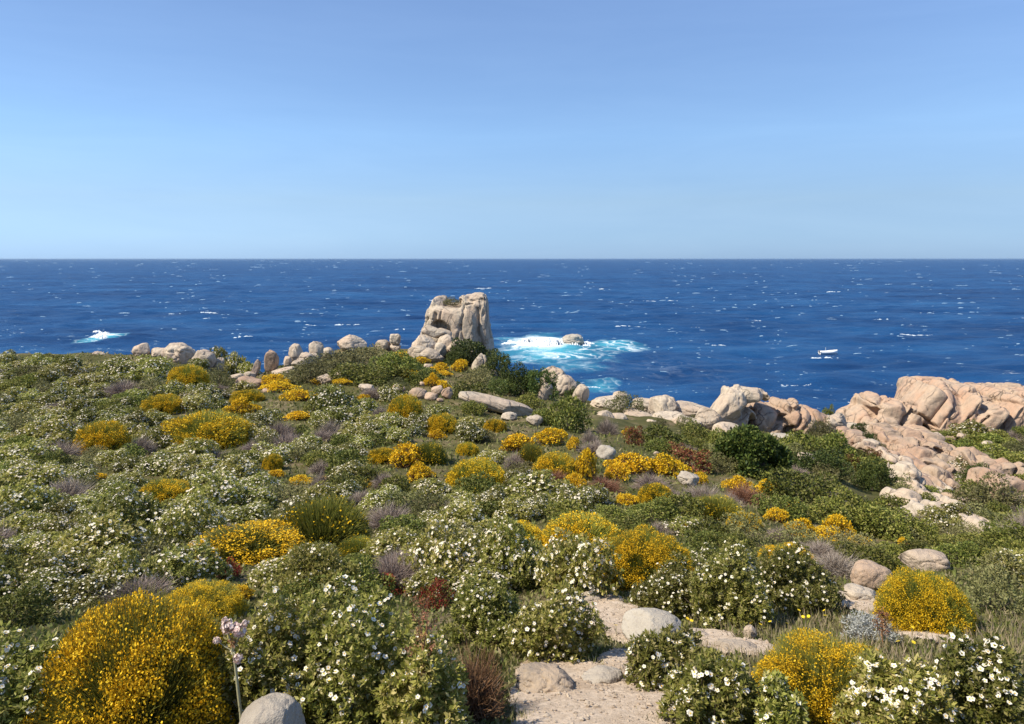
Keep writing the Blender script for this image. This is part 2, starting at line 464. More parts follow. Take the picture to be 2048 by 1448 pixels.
def sea_material():
    m, nt, out = new_mat('sea_water')
    g = nd(nt, 'ShaderNodeNewGeometry'); pos = g.outputs['Position']

    def ell(u, v, ru, vtop, vbot, wob=.55, sc=.06):
        x, _ = sea_xy(u, v); y1 = sea_xy(u, vtop)[1]; y2 = sea_xy(u, vbot)[1]; yc = (y1 + y2) / 2
        mp = nd(nt, 'ShaderNodeMapping'); mp.vector_type = 'TEXTURE'
        rx = ru * sea_xy(u, v)[1] / F
        mp.inputs['Location'].default_value = (x, yc, 0); mp.inputs['Scale'].default_value = (rx, (y1 - y2) / 2, 50)
        nt.links.new(pos, mp.inputs[0])
        ln = nd(nt, 'ShaderNodeVectorMath', operation='LENGTH'); nt.links.new(mp.outputs[0], ln.inputs[0])
        d = math_node(nt, 'SUBTRACT', 1.0, ln.outputs['Value'])
        nz = math_node(nt, 'MULTIPLY', math_node(nt, 'SUBTRACT', noise_node(nt, pos, sc, 6, .6), .5), wob * 2.6)
        return math_node(nt, 'ADD', d, nz)

    mp = nd(nt, 'ShaderNodeMapping'); mp.inputs['Scale'].default_value = (.35, 1, 1); nt.links.new(pos, mp.inputs[0])
    big = noise_node(nt, mp.outputs[0], .012, 5, .6)
    med = noise_node(nt, mp.outputs[0], .05, 7, .68)
    big = math_node(nt, 'ADD', math_node(nt, 'MULTIPLY', big, .45), math_node(nt, 'MULTIPLY', med, .55))
    c = ramp(nt, big, [(.36, (.003, .022, .080)), (.5, (.007, .048, .143)), (.64, (.018, .084, .205))])
    t1 = ell(1105, 703, 135, 666, 744)
    t2 = ell(1215, 690, 90, 674, 712)
    t3 = ell(206, 675, 30, 665, 688, .35)
    t4 = ell(1205, 778, 110, 745, 800, .7)
    t5 = ell(560, 750, 90, 720, 775)
    tq = math_node(nt, 'MAXIMUM', t1, math_node(nt, 'SUBTRACT', t2, .15))
    tq = math_node(nt, 'MAXIMUM', tq, math_node(nt, 'MAXIMUM', t3, math_node(nt, 'SUBTRACT', math_node(nt, 'MAXIMUM', t4, t5), .55)))
    c = mixc(nt, ramp(nt, tq, [(.0, (0,)), (.85, (1,))]), c, (.06, .34, .44))
    # lacy foam
    vn = nd(nt, 'ShaderNodeTexVoronoi'); vn.feature = 'DISTANCE_TO_EDGE'; vn.inputs['Scale'].default_value = .3
    wv = nd(nt, 'ShaderNodeMapping'); wv.inputs['Scale'].default_value = (.7, .6, 1)
    nw = nd(nt, 'ShaderNodeTexNoise'); nw.inputs['Scale'].default_value = .12; nw.inputs['Detail'].default_value = 4
    nt.links.new(pos, nw.inputs['Vector'])
    av = nd(nt, 'ShaderNodeMix'); av.data_type = 'VECTOR'; av.blend_type = 'MIX' if hasattr(av, 'blend_type') else None
    add = nd(nt, 'ShaderNodeVectorMath', operation='MULTIPLY_ADD'); add.inputs[1].default_value = (16, 16, 0)
    nt.links.new(nw.outputs['Color'], add.inputs[0]); nt.links.new(pos, add.inputs[2])
    nt.links.new(add.outputs[0], wv.inputs[0]); nt.links.new(wv.outputs[0], vn.inputs['Vector'])
    lace = ramp(nt, vn.outputs['Distance'], [(.0, (1,)), (.16, (0,))])
    lace = math_node(nt, 'MULTIPLY', lace, ramp(nt, noise_node(nt, pos, .09, 5, .6), [(.42, (0,)), (.6, (1,))]))
    area = ramp(nt, tq, [(.05, (0,)), (.5, (1,))])
    x4 = ell(1330, 745, 230, 700, 795, .8)
    area = math_node(nt, 'MAXIMUM', area, ramp(nt, x4, [(.2, (0,)), (.8, (.08,))]))
    foam = math_node(nt, 'MULTIPLY', lace, area)
    core = math_node(nt, 'MAXIMUM', ell(1085, 684, 85, 670, 702, .35, .12), ell(203, 671, 12, 666, 677, .15, .12))
    foam = math_node(nt, 'MAXIMUM', foam, ramp(nt, core, [(.15, (0,)), (.5, (1,))]))
    wc = nd(nt, 'ShaderNodeMapping'); wc.inputs['Scale'].default_value = (.06, .035, 1); nt.links.new(pos, wc.inputs[0])
    streak = ramp(nt, noise_node(nt, wc.outputs[0], 1.0, 9, .68), [(.66, (0,)), (.76, (.6,))])
    foam = math_node(nt, 'MAXIMUM', foam, streak)
    c = mixc(nt, foam, c, (.72, .78, .80))
    p = nd(nt, 'ShaderNodeBsdfPrincipled')
    nt.links.new(c, p.inputs['Base Color'])
    p.inputs['IOR'].default_value = 1.333
    p.inputs['Specular IOR Level'].default_value = .22
    nt.links.new(ramp(nt, foam, [(0, (.42,)), (1, (.95,))]), p.inputs['Roughness'])
    b1 = nd(nt, 'ShaderNodeBump'); b1.inputs['Strength'].default_value = .8; b1.inputs['Distance'].default_value = 2.6
    wm = nd(nt, 'ShaderNodeMapping'); wm.inputs['Scale'].default_value = (.55, 1, 1); wm.inputs['Rotation'].default_value = (0, 0, .25); nt.links.new(pos, wm.inputs[0])
    nt.links.new(noise_node(nt, wm.outputs[0], .16, 8, .62), b1.inputs['Height'])
    nt.links.new(b1.outputs[0], p.inputs['Normal'])
    nt.links.new(p.outputs[0], out.inputs[0])
    return m


def wave_h(X, Y):
    P = np.stack([X * .035, Y * .075, np.zeros_like(X)], -1).reshape(-1, 3)
    P2 = np.stack([X * .10 + 9, Y * .19, np.ones_like(X)], -1).reshape(-1, 3)
    h = perlin(P) * 1.2 + perlin(P2) * .8
    return (h.reshape(X.shape)) * np.clip(1.6 - Y / 2500, 0, 1)


ys = np.concatenate([np.exp(np.linspace(math.log(60), math.log(2600), 420)), np.exp(np.linspace(math.log(2800), math.log(90000), 24))])
s = np.linspace(-1.3, 1.3, 330)
Yg, Sg = np.meshgrid(ys, s, indexing='ij')
Xg = Sg * Yg
link('sea', grid_mesh('sea', Xg, Yg, wave_h(Xg, Yg), [sea_material()]))['kind'] = 'structure'


def crest(x, y, L, h, r, n=None):
    """a low ragged ridge of foam"""
    n = n or max(5, int(L / (h * 1.2)) + 2); n = min(n, 40)
    t = np.linspace(-.5, .5, n)
    env = (1 - (2 * np.abs(t)) ** 2.2).clip(0, 1)
    jag = .35 + .65 * r.random(n)
    xs = x + t * L; yy = y + (r.random(n) - .5) * h * 1.2 + np.sin(t * 5 + r.random() * 6) * L * .03
    top = env * jag * h
    z0 = wave_h(xs, yy)
    w = h * 1.1 * (.3 + env * r.random(n))
    A = np.stack([xs, yy - w, z0 - .15], -1); B = np.stack([xs, yy, z0 + top], -1); C = np.stack([xs, yy + w * 1.3, z0 - .15], -1)
    V = np.concatenate([A, B, C])
    i = np.arange(n - 1)
    Q = np.concatenate([np.stack([i, i + 1, n + i + 1, n + i], -1), np.stack([n + i, n + i + 1, 2 * n + i + 1, 2 * n + i], -1)])
    return V, Q


r = np.random.default_rng(21)
caps = []
for k in range(2600):
    v = 519.5 + (r.random() ** 1.25) * 330
    u = r.uniform(-60, 2110)
    x, y = sea_xy(u, v)
    if y > 9000: continue
    pxl = r.choice([5, 8, 12, 20], p=[.5, .3, .15, .05]) * (.5 + r.random())
    if perlin(np.array([[u * .012, v * .03, 4.0]]))[0] < -.12: continue
    hh = r.uniform(.35, 1.1) * y / F * (1.0 if v > 560 else .7)
    caps.append(crest(x, y, pxl * y / F, hh, r))
ncap = len(caps)
for (u, v, L, h) in [(965, 577, 36, 4), (1210, 579, 26, 4), (395, 628, 110, 5), (440, 640, 70, 3), (665, 650, 100, 4), (1280, 601, 60, 4),
                     (1345, 601, 40, 3), (1265, 654, 70, 4), (1380, 653, 40, 3), (1435, 691, 40, 4), (1487, 691, 24, 3), (1655, 719, 66, 7),
                     (1760, 638, 38, 4), (1195, 771, 60, 7), (870, 602, 22, 4), (235, 668, 60, 4), (480, 678, 50, 5), (1835, 668, 70, 4),
                     (1700, 800, 22, 7), (1590, 768, 70, 5), (1850, 625, 40, 4), (800, 664, 18, 4), (1660, 586, 40, 3), (1520, 640, 30, 3)]:
    x, y = sea_xy(u, v)
    for q in range(max(4, int(L / 6))):
        t = r.uniform(-.5, .5)
        caps.append(crest(x + t * L * y / F, y + r.normal() * h * .5 * y / F + t * L * .12 * y / F, r.uniform(3, 12) * y / F, h * y / F * r.uniform(.2, .6) * (1 - abs(t)), r))
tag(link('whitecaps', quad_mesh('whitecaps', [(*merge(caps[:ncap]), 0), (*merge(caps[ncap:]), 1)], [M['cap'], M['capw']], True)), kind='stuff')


def surf(name, u0, u1, v, hpx, seed, n_crest=46, longest=40):
    r = np.random.default_rng(seed)
    parts = []
    for k in range(n_crest):
        u = u0 + (u1 - u0) * r.random(); e = 1 - abs((u - u0) / (u1 - u0) * 2 - 1) ** 2
        x, y = sea_xy(u, v + r.uniform(-4, 7))
        parts.append(crest(x, y, r.uniform(longest * .35, longest) * y / F, hpx * y / F * (.25 + .6 * e * r.random()), r, 16))
    # flying droplets
    n = 260
    uu = u0 + (u1 - u0) * r.random(n); x, y = sea_xy(uu, v + r.uniform(-3, 3, n))
    z = r.random(n) ** 2 * hpx * .7 * y / F
    P = np.stack([x, y, z], -1); A = r.normal(size=(n, 3))
    parts.append(kites(P, A, r.normal(size=(n, 3)), .3 * r.random(n) + .1, .12))
    V, Q = merge(parts)
    tag(link(name, quad_mesh(name, [(V, Q, 0)], [M['foam']], True)), kind='stuff')


surf('breaking_surf', 1015, 1180, 686, 16, 5)
surf('breaking_surf', 186, 218, 671, 8, 6, 12, 18)
surf('breaking_surf', 535, 600, 752, 8, 9)

# ------------------------------------------------------------------ rocks
_ico = {}


def ico(sub):
    if sub not in _ico:
        bm = bmesh.new(); bmesh.ops.create_icosphere(bm, subdivisions=sub, radius=1)
        bm.verts.ensure_lookup_table()
        _ico[sub] = (np.array([v.co[:] for v in bm.verts]), np.array([[v.index for v in f.verts] for f in bm.faces]))
        bm.free()
    return _ico[sub]


def tri_mesh(name, V, T, mat, smooth=True):
    me = bpy.data.meshes.new(name)
    me.vertices.add(len(V)); me.vertices.foreach_set('co', V.astype(np.float32).ravel())
    me.loops.add(len(T) * 3); me.loops.foreach_set('vertex_index', T.astype(np.int32).ravel())
    me.polygons.add(len(T)); me.polygons.foreach_set('loop_start', np.arange(0, len(T) * 3, 3, dtype=np.int32))
    me.materials.append(mat); me.update(calc_edges=True); me.validate()
    me.polygons.foreach_set('use_smooth', np.full(len(me.polygons), smooth))
    return me


def boulder_verts(seed, e=2.4, cuts=5, rough=1.0, sub=4):
    r = np.random.default_rng(seed)
    D, T = ico(sub)
    rad = (np.abs(D) ** e).sum(1) ** (-1 / e)
    P = D * rad[:, None]
    o = r.uniform(-50, 50, 3)
    P = P * (1 + .15 * rough * perlin(D * 1.1 + o) + .06 * rough * perlin(D * 2.6 + o))[:, None]
    for k in range(cuts):
        n = unit(r.normal(size=3) * np.array([1, 1, .8])); d = r.uniform(.72, .95)
        ex = P @ n - d
        P = P - np.where(ex > 0, ex * .92, 0)[:, None] * n
    g = 1 - np.abs(perlin(D * 1.3 + o + 9)) * 2.2
    P = P * (1 - .12 * rough * np.clip(g, 0, 1) ** 9 + .028 * rough * perlin(D * 6 + o) + .016 * rough * perlin(D * 13 + o) + .008 * rough * perlin(D * 28 + o))[:, None]
    return P, T


def finish_scale(P):
    return P / np.array([max(1e-6, np.abs(P[:, 0]).max()), np.abs(P[:, 1]).max(), np.abs(P[:, 2]).max()])


ROCKBOX = []    # what the smaller shrubs must not hide
ITEMS = []      # things whose labels are composed at the end
LANDMARKS = []


def rock(u, vt, vb, w, tilt=0, Y=None, e=2.4, cuts=5, depth=.85, mat='rock', label=None, name='boulder', tiltx=0, rough=1.0, mark=None, adj='cream granite boulder', group=None, seed=None, perch=False, thick=0):
    seed = seed if seed is not None else int(u * 7 + vt * 3) % 9973
    if Y is None:
        _, Y, _ = at(u, min(vb, 1470)); Y += .25 * w * Y / F
    k = Y / F
    x = (u - 1024) * k; zt = CZ - (vt - HV) * k; zb = CZ - (vb - HV) * k
    g = gz(x, Y)
    zb = min(zb, max(g - .12 * (zt - zb), zb - .45 * (zt - zb))) if g > -1 and not perch else zb
    hw, hh = w * k / 2, (zt - zb) / 2
    big = w > 42 or vb > 1080
    P, T = boulder_verts(seed, e, cuts, rough, 5 if big else 4)
    P = finish_scale(P) * np.array([hw, hw * depth * (1 if hw < hh * 2.5 else .9), thick * k / 2 if thick else hh])
    if tilt or tiltx:
        R = np.array(Euler((math.radians(tiltx), math.radians(tilt), 0)).to_matrix())
        P = P @ R.T
        lo, hi = P.min(0), P.max(0)
        if not thick: P = P * np.array([2 * hw / (hi[0] - lo[0]), 1, 2 * hh / (hi[2] - lo[2])])
    P[:, 2] += hh
    if label: ROCKBOX.append((u - w / 2, vt, u + w / 2, vb))
    o = link(name, tri_mesh(name, P, T, M[mat]), (x, Y, zb))
    tag(o, label, 'rock', group)
    if mark: LANDMARKS.append((u, (vt + vb) / 2, mark))
    if not label: ITEMS.append(dict(o=o, u=u, v=vb, adj=adj, size=w))
    return o


def outcrop(name, Y, prims, label, mat='rock', voxel=.14, seed=1, grooves=(), noise_amp=.35, dig=(), mark=None, streak=0.0, joint=None):
    """a big rock mass: rounded blocks fused into one body, then weathered.
    prims: (u, v, w, h, dy, depth, rot, e) in pixels of the picture at distance Y, dy and depth in metres"""
    k = Y / F
    bx = (np.mean([p[0] for p in prims]) - 1024) * k
    bz = CZ - (max(p[1] + p[3] / 2 for p in prims) - HV) * k
    VV, TT, o = [], [], 0
    for j, (u, v, w, h, dy, dep, rot, e) in enumerate(prims):
        P, T = boulder_verts(seed * 31 + j, e, 2 if e >= 6 else 5, .22 if e >= 6 else .6, 4)
        kq = (Y + dy) / F
        P = finish_scale(P) * np.array([w * kq / 2, dep / 2, h * kq / 2])
        R = np.array(Euler((0, math.radians(rot), math.radians((j * 37) % 23 - 11))).to_matrix())
        P = P @ R.T + np.array([(u - 1024) * kq - bx, dy, CZ - (v - HV) * kq - bz])
        VV.append(P); TT.append(T + o); o += len(P)
    tmp = bpy.data.objects.new('tmp', tri_mesh('tmp', np.concatenate(VV), np.concatenate(TT), M[mat]))
    COL.objects.link(tmp)
    md = tmp.modifiers.new('r', 'REMESH'); md.mode = 'VOXEL'; md.voxel_size = voxel
    dg = bpy.context.evaluated_depsgraph_get()
    me = bpy.data.meshes.new_from_object(tmp.evaluated_get(dg))
    bpy.data.objects.remove(tmp)
    me.name = name
    n = len(me.vertices)
    P = np.empty(n * 3, np.float32); me.vertices.foreach_get('co', P); P = P.reshape(-1, 3).astype(float)
    N = np.empty(n * 3, np.float32); me.vertices.foreach_get('normal', N); N = N.reshape(-1, 3).astype(float)
    o3 = np.array([seed * 3.7, seed * 1.3, 0])
    d = noise_amp * (perlin(P * .45 + o3) * .9 + perlin(P * 1.1 + o3) * .45 + perlin(P * 2.7 + o3) * .2 + perlin(P * 6 + o3) * .08)
    rid = 1 - np.abs(perlin(P * np.array([.5, .5, .32]) + o3 + 20)) * 3.0
    d -= noise_amp * 1.1 * np.clip(rid, 0, 1) ** 5
    if streak:
        d -= streak * np.clip(1 - np.abs(perlin(P * np.array([.9, .9, .10]) + o3 + 40)) * 3.2, 0, 1) ** 3
    if joint:
        ang, sz, amp, crack = joint
        ca, sa = math.cos(math.radians(ang)), math.sin(math.radians(ang))
        Qj = np.stack([P[:, 0] * ca - P[:, 2] * sa, P[:, 1], P[:, 0] * sa + P[:, 2] * ca], -1)
        Qj = Qj + np.stack([perlin(P * .35 + 3), perlin(P * .35 + 13), perlin(P * .35 + 23)], -1) * .45 + np.stack([perlin(P * 1.3 + 3), perlin(P * 1.3 + 13), perlin(P * 1.3 + 23)], -1) * .10
        Qj = Qj / np.array(sz) + seed * .37
        lay = np.floor(Qj[:, 0]).astype(int)
        Qj[:, 2] += (_perm[lay & 255] / 255.0)
        cell = np.floor(Qj).astype(int); fr = Qj - cell
        hsh = _perm[_perm[_perm[cell[:, 0] & 255] + (cell[:, 1] & 255)] + (cell[:, 2] & 255)] / 127.5 - 1
        dm = (np.minimum(fr, 1 - fr) * np.array(sz)).min(1)
        d += amp * hsh * np.clip(dm / .12, 0, 1) - crack * np.exp(-(dm / .12) ** 2) * (.35 + .65 * np.clip(perlin(P * .5 + 31) * 1.5 + .5, 0, 1))
    # cracks along lines drawn across the face: (u0, v0, u1, v1, width m, depth m)
    X, Z = P[:, 0] + bx, P[:, 2] + bz
    U = 1024 + X / k; Vv = HV + (CZ - Z) / k
    for (u0, v0, u1, v1, gw, gd) in grooves:
        a = np.array([u0, v0]); b = np.array([u1, v1]); ab = b - a
        q = np.stack([U, Vv], -1) + perlin(P * .8)[:, None] * 4
        t = np.clip(((q - a) @ ab) / (ab @ ab), 0, 1)
        dist = np.linalg.norm(q - a - t[:, None] * ab, axis=1) * k
        d -= gd * np.exp(-(dist / gw) ** 2)
    P = P + N * d[:, None]
    for (u, v, ru, rv, dd) in dig:      # hollows in the seaward-inland direction
        q = ((U - u) / ru) ** 2 + ((Vv - v) / rv) ** 2
        wgt = np.clip(1.25 - q, 0, 1); front = P[:, 1] < dd
        P[:, 1] += np.where(front, wgt * dd, 0)
    me.vertices.foreach_set('co', P.astype(np.float32).ravel()); me.update()
    me.polygons.foreach_set('use_smooth', np.ones(len(me.polygons), bool))
    if not me.materials: me.materials.append(M[mat])
    ob = link(name, me, (bx, Y, bz))
    tag(ob, label, 'rock')
    if mark: LANDMARKS.append((np.mean([p[0] for p in prims]), np.mean([p[1] for p in prims]), mark))
    return ob


def lie(Y0, prims):
    return [(u, v, w, h, at(u, v + h * .35)[1] - Y0, d, rot, e) for (u, v, w, h, d, rot, e) in prims]


# the tower rock on the headland
outcrop('rock_tower', 93, [
    (922, 662, 100, 108, 0, 9.5, 0, 9), (951, 655, 56, 135, -.3, 8, -3, 8), (884, 648, 62, 84, .3, 8, 16, 6),
    (858, 670, 36, 88, .8, 6, 16, 5), (943, 607, 50, 34, .2, 6, 0, 6), (886, 612, 36, 34, .5, 6, 18, 5), (957, 602, 32, 34, 0, 5, 0, 4), (969, 680, 28, 90, 0, 7, -6, 5)],
    'tall flat-topped granite tower rising against the sea above the headland', voxel=.08, seed=3, noise_amp=.05, streak=.05, joint=(6, (2.4, 3.4, 5.5), .13, .30),
    grooves=[(925, 645, 934, 690, .12, .3), (957, 612, 968, 700, .13, .35), (858, 632, 846, 672, .22, .8), (877, 622, 872, 652, .14, .45), (935, 605, 950, 604, .1, .4)],
    dig=[(884, 645, 15, 10, 1.8), (899, 664, 11, 20, 1.3)], mark='the tower rock')
# the leaning block and boulders at its foot
rock(868, 651, 678, 50, 30, Y=86.6, perch=True, e=5, cuts=2, depth=.5, rough=.5, label='pale slanting block wedged in the hollow of the tower rock')
rock(888, 656, 680, 34, 22, Y=87.4, perch=True, e=4, cuts=3, depth=.5, rough=.5, label='smaller pale slab wedged in the hollow under the tower overhang')
rock(849, 671, 704, 54, 24, Y=85.6, e=2.6, label='broad cream boulder leaning on the foot of the tower rock')
rock(892, 669, 704, 40, 12, Y=86, e=2.4, label='rounded cream boulder under the middle of the tower rock')
rock(916, 679, 702, 42, -10, Y=85.6, e=2.3, label='low pale boulder partly under the bush at the tower foot')
rock(838, 690, 716, 46, 10, Y=84, e=2.6, cuts=6, label='pitted cream boulder below the broad one at the tower foot')
rock(866, 697, 730, 52, 30, Y=82.5, e=2.6, label='big smooth sloping boulder between the tower and the yellow bushes')
rock(880, 684, 706, 26, 0, Y=84.4, label='small pinkish rock between two boulders under the tower')
rock(856, 727, 738, 22, 0, label='small pale stone above the yellow dome below the tower')
# boulders along the headland ridge
RIDGE = 'boulders along the headland ridge'
rock(197, 702, 728, 26, 8, Y=76, label='brown-streaked boulder at the seaward end of the western ridge', group=RIDGE)
rock(284, 686, 715, 38, -25, Y=76, e=2.6, label='cream boulder with a steep seaward face first on the ridge', group=RIDGE)
rock(324, 695, 716, 50, 5, Y=76, label='low rounded boulder between two taller ones on the ridge', group=RIDGE)
rock(362, 686, 718, 62, 18, Y=75.5, cuts=6, rough=1.3, label='notched cream boulder with a dark hollow on the ridge', group=RIDGE)
rock(408, 698, 742, 46, 30, Y=73, e=2.6, label='large pale egg-shaped boulder above the yellow bush on the ridge', group=RIDGE, mark='the pale egg-shaped boulder')
rock(437, 715, 748, 26, 20, Y=74, label='small boulder half hidden behind the pale egg-shaped one', group=RIDGE)
rock(503, 752, 795, 64, 12, Y=64, e=3.2, cuts=6, mat='pinkrock', label='squarish pink block at the dip of the ridge', mark='the pink block at the dip')
rock(543, 774, 806, 48, 28, Y=61, e=3, mat='pinkrock', label='broken pink slab lying against the squarish pink block')
rock(525, 796, 810, 46, 4, Y=59, e=3, mat='pinkrock', label='flat pink stone in front of the squarish pink block')
rock(476, 746, 760, 34, -6, Y=72, label='low pale stone behind the pink block', group=RIDGE)
rock(500, 743, 758, 24, 0, Y=72.5, label='small pale stone under the thin leaning fin', group=RIDGE)
rock(511, 720, 754, 17, 28, Y=73, e=3.2, cuts=3, tiltx=-24, mat='darkrock', label='thin dark fin of rock leaning seawards beside the sea gap', group=RIDGE)
rock(543, 698, 742, 34, 18, Y=74, e=3.4, cuts=3, depth=.45, tiltx=24, mat='darkrock', label='dark shaded upright slab leaning on the ridge', group=RIDGE, mark='the dark leaning slab')
rock(567, 732, 756, 58, -22, Y=73.5, label='pale sloping rock below the dark leaning slab', group=RIDGE)
rock(592, 687, 718, 31, -16, Y=78, e=2.2, cuts=2, label='upright round boulder with a dark shaded side on the ridge', group=RIDGE)
rock(575, 711, 730, 18, 0, Y=77, label='small grey boulder beside the upright round boulder', group=RIDGE)
rock(598, 719, 731, 30, 0, Y=76.5, label='flat cream stone in front of the upright round boulder', group=RIDGE)
rock(610, 704, 722, 38, 8, Y=78, label='wide cracked boulder between the two round ones', group=RIDGE)
rock(631, 682, 708, 33, 0, Y=80, e=2.2, cuts=2, label='mushroom-like round boulder with a dark underside', group=RIDGE)
rock(628, 706, 720, 22, 0, Y=79, label='pale stone under the mushroom-like boulder', group=RIDGE)
rock(654, 694, 712, 34, -14, Y=82, label='smooth cream boulder beside the mushroom-like boulder', group=RIDGE)
rock(704, 670, 702, 60, 8, Y=86, e=2.3, label='large domed boulder on top of the green knoll', group=RIDGE, mark='the domed boulder on the knoll')
rock(764, 679, 702, 32, 0, Y=90, label='cream boulder next to the stacked cube', group=RIDGE)
rock(779, 684, 701, 26, 8, Y=90.5, label='lower boulder between its neighbour and the stacked cube', group=RIDGE)
rock(791, 688, 704, 22, 0, Y=90, e=3.2, label='stone that carries the cube-shaped boulder', group=RIDGE)
rock(791, 667, 689, 22, 4, Y=90, perch=True, e=5, cuts=2, label='cube-shaped boulder perched on another stone', group=RIDGE, mark='the cube-shaped boulder')
rock(660, 741, 770, 56, -28, e=3, label='wedge-shaped cream rock among the yellow bushes of the knoll')
rock(690, 757, 768, 36, 0, label='flat pale stone in front of the wedge-shaped rock')
rock(735, 767, 784, 34, 12, label='pale stone showing between grey twigs on the slope')
CL = 'cluster of round stones on the slope'
for a in [(797, 768, 786, 26, 10, 'pinkish stone standing apart before the round stone cluster'), (844, 763, 774, 15, 0, 'smallest round stone at the top of the stone cluster'),
          (836, 776, 799, 38, 6, 'wide flat-topped stone of the round stone cluster'), (863, 784, 802, 28, 0, 'pinkish front stone of the round stone cluster'),
          (874, 770, 790, 26, -16, 'upper tilted stone of the round stone cluster'), (894, 774, 799, 24, 22, 'upright egg-like stone of the round stone cluster'),
          (880, 796, 804, 14, 0, 'tiny pale stone before the round stone cluster')]:
    rock(*a[:5], e=2.6, mat='pinkrock', label=a[5], group=CL)
LANDMARKS.append((855, 785, 'the round stone cluster'))
# the tower side slope
rock(958, 707, 766, 34, 14, Y=80, e=2.6, cuts=6, rough=1.5, label='upright pale rock standing before the dark tower bushes', mark='the upright pale rock')
rock(983, 739, 768, 26, 16, Y=79.5, label='pale rock leaning beside the upright one below the tower')
rock(992, 782, 834, 156, 15, e=2.8, cuts=3, depth=.4, rough=.6, thick=30, label='long low pale slab sloping down the hillside', mark='the long low slab')
rock(1088, 764, 820, 34, 20, Y=64, e=2.8, depth=.6, label='upright lichen-grey slab among the green bushes', mark='the upright grey slab')
rock(1008, 772, 792, 28, 30, Y=67, label='narrow pale rock above the long low slab')
rock(1048, 780, 796, 16, 0, Y=66, label='small pale stone between the long slab and the upright slab')
rock(1105, 731, 775, 60, 30, Y=77, e=3, cuts=6, rough=1.4, label='jagged cream rock ending the headland slope above the sea')
rock(1133, 750, 800, 52, 36, Y=74, e=2.8, label='smooth cream rock sloping down to the sea gap')
rock(1162, 768, 806, 34, 30, Y=72, e=2.6, label='lowest cream rock of the headland slope by the water')
rock(1070, 830, 852, 36, 0, label='grey rounded stone before the green bush on the slope')
rock(1018, 824, 842, 34, 0, label='pale stone under the long low slab')
# shore boulders
SH = 'pale shore boulders below the slope'
for a in [(1218, 792, 824, 78, 0, 70, 2.6, 'wide cream shore boulder at the head of the water gap'), (1241, 783, 803, 34, 22, 73, 3, 'pointed fin of rock above the wide shore boulder'),
          (1296, 795, 832, 62, 14, 71, 2.6, 'sloping shore boulder behind the big round one'), (1327, 789, 830, 66, 12, 67, 2.2, 'big round boulder on the shore'),
          (1372, 804, 836, 90, 6, 68, 2.8, 'long flat shore rock beside the big round boulder'), (1280, 816, 850, 72, 24, 65, 2.4, 'smooth shore boulder leaning towards the slope'),
          (1340, 821, 858, 76, 6, 63, 2.4, 'broad low shore boulder before the big round one'), (1210, 822, 868, 46, 26, 58, 2.6, 'tilted pale slab half covered by dry twigs'),
          (1240, 826, 843, 34, 10, 60, 2.8, 'angular pale rock on the grassy shore slope'), (1306, 838, 870, 40, 30, 59, 2.8, 'broken pale rock below the smooth leaning boulder'),
          (1372, 832, 860, 62, 0, 61, 2.8, 'fractured shore rock above the olive bush'), (1196, 850, 868, 34, 24, 56, 2.6, 'pale stone poking from bushes under the tilted slab'),
          (1268, 848, 866, 44, 6, 59, 2.8, 'low pale ledge behind the brown bushes')]:
    rock(*a[:5], Y=a[5], e=a[6], label=a[7], group=SH)
LANDMARKS.append((1327, 805, 'the big round shore boulder'))
# the horse-head rock and its neighbours
outcrop('rock_outcrop', 63, [(1450, 826, 50, 92, 0, 4.2, 33, 4), (1472, 800, 50, 50, 0, 3.6, 10, 4), (1502, 788, 62, 32, .2, 3.2, 4, 4.5), (1478, 838, 46, 62, .3, 3.8, 24, 4), (1440, 852, 50, 46, .3, 4, 20, 3), (1474, 778, 16, 20, 0, 2, -10, 3), (1528, 790, 14, 22, .2, 2, -20, 3)],
        'smooth cream rock shaped like a horse head looking along the shore', voxel=.075, seed=11, noise_amp=.06, joint=(33, (2.5, 3, 5), .06, .12), mark='the horse-head rock', dig=[(1496, 846, 11, 24, 1.2)])
rock(1415, 814, 864, 52, 34, Y=61.5, e=2.4, cuts=2, rough=.6, label='smooth leaning boulder under the horse-head rock')
rock(1456, 845, 884, 62, 8, Y=59.5, e=2.2, cuts=2, rough=.5, label='round pale boulder at the base of the horse-head rock')
rock(1482, 868, 885, 26, 0, Y=59, label='small pale stone before the round boulder of the horse head')
outcrop('rock_outcrop', 65, [(1522, 842, 64, 66, 0, 5, 10, 3.2), (1575, 838, 80, 78, .2, 6, 18, 2.8), (1575, 812, 42, 32, 0, 4, 0, 2.8), (1612, 842, 60, 64, .4, 5, 26, 2.8), (1545, 856, 70, 46, -.6, 4, 0, 2.8), (1600, 862, 70, 34, -.6, 4, 0, 2.8), (1632, 838, 22, 34, .6, 3, 20, 2.4), (1512, 816, 50, 20, .3, 4, 6, 3)],
        'broad pink domed rock mass cut by slanting cracks behind the big juniper', mat='pinkrock', voxel=.09, seed=17, noise_amp=.09, joint=(38, (1.8, 2.2, 3.6), .14, .42), mark='the pink domed rock',
        grooves=[(1588, 812, 1555, 858, .14, .5), (1565, 812, 1590, 806, .1, .4), (1600, 850, 1640, 870, .12, .4), (1632, 850, 1620, 880, .14, .5), (1545, 850, 1560, 846, .1, .3)])
rock(1568, 866, 886, 70, 6, Y=60, e=2.8, mat='greyrock', label='grey slab at the foot of the pink domed rock')
rock(1668, 828, 872, 64, -12, Y=64, e=2.8, cuts=7, rough=1.3, label='whitish fractured rock between the pink dome and the cliff')
rock(1700, 845, 868, 40, 0, Y=64, e=2.8, label='pale ledge joining the whitish rock to the cliff')
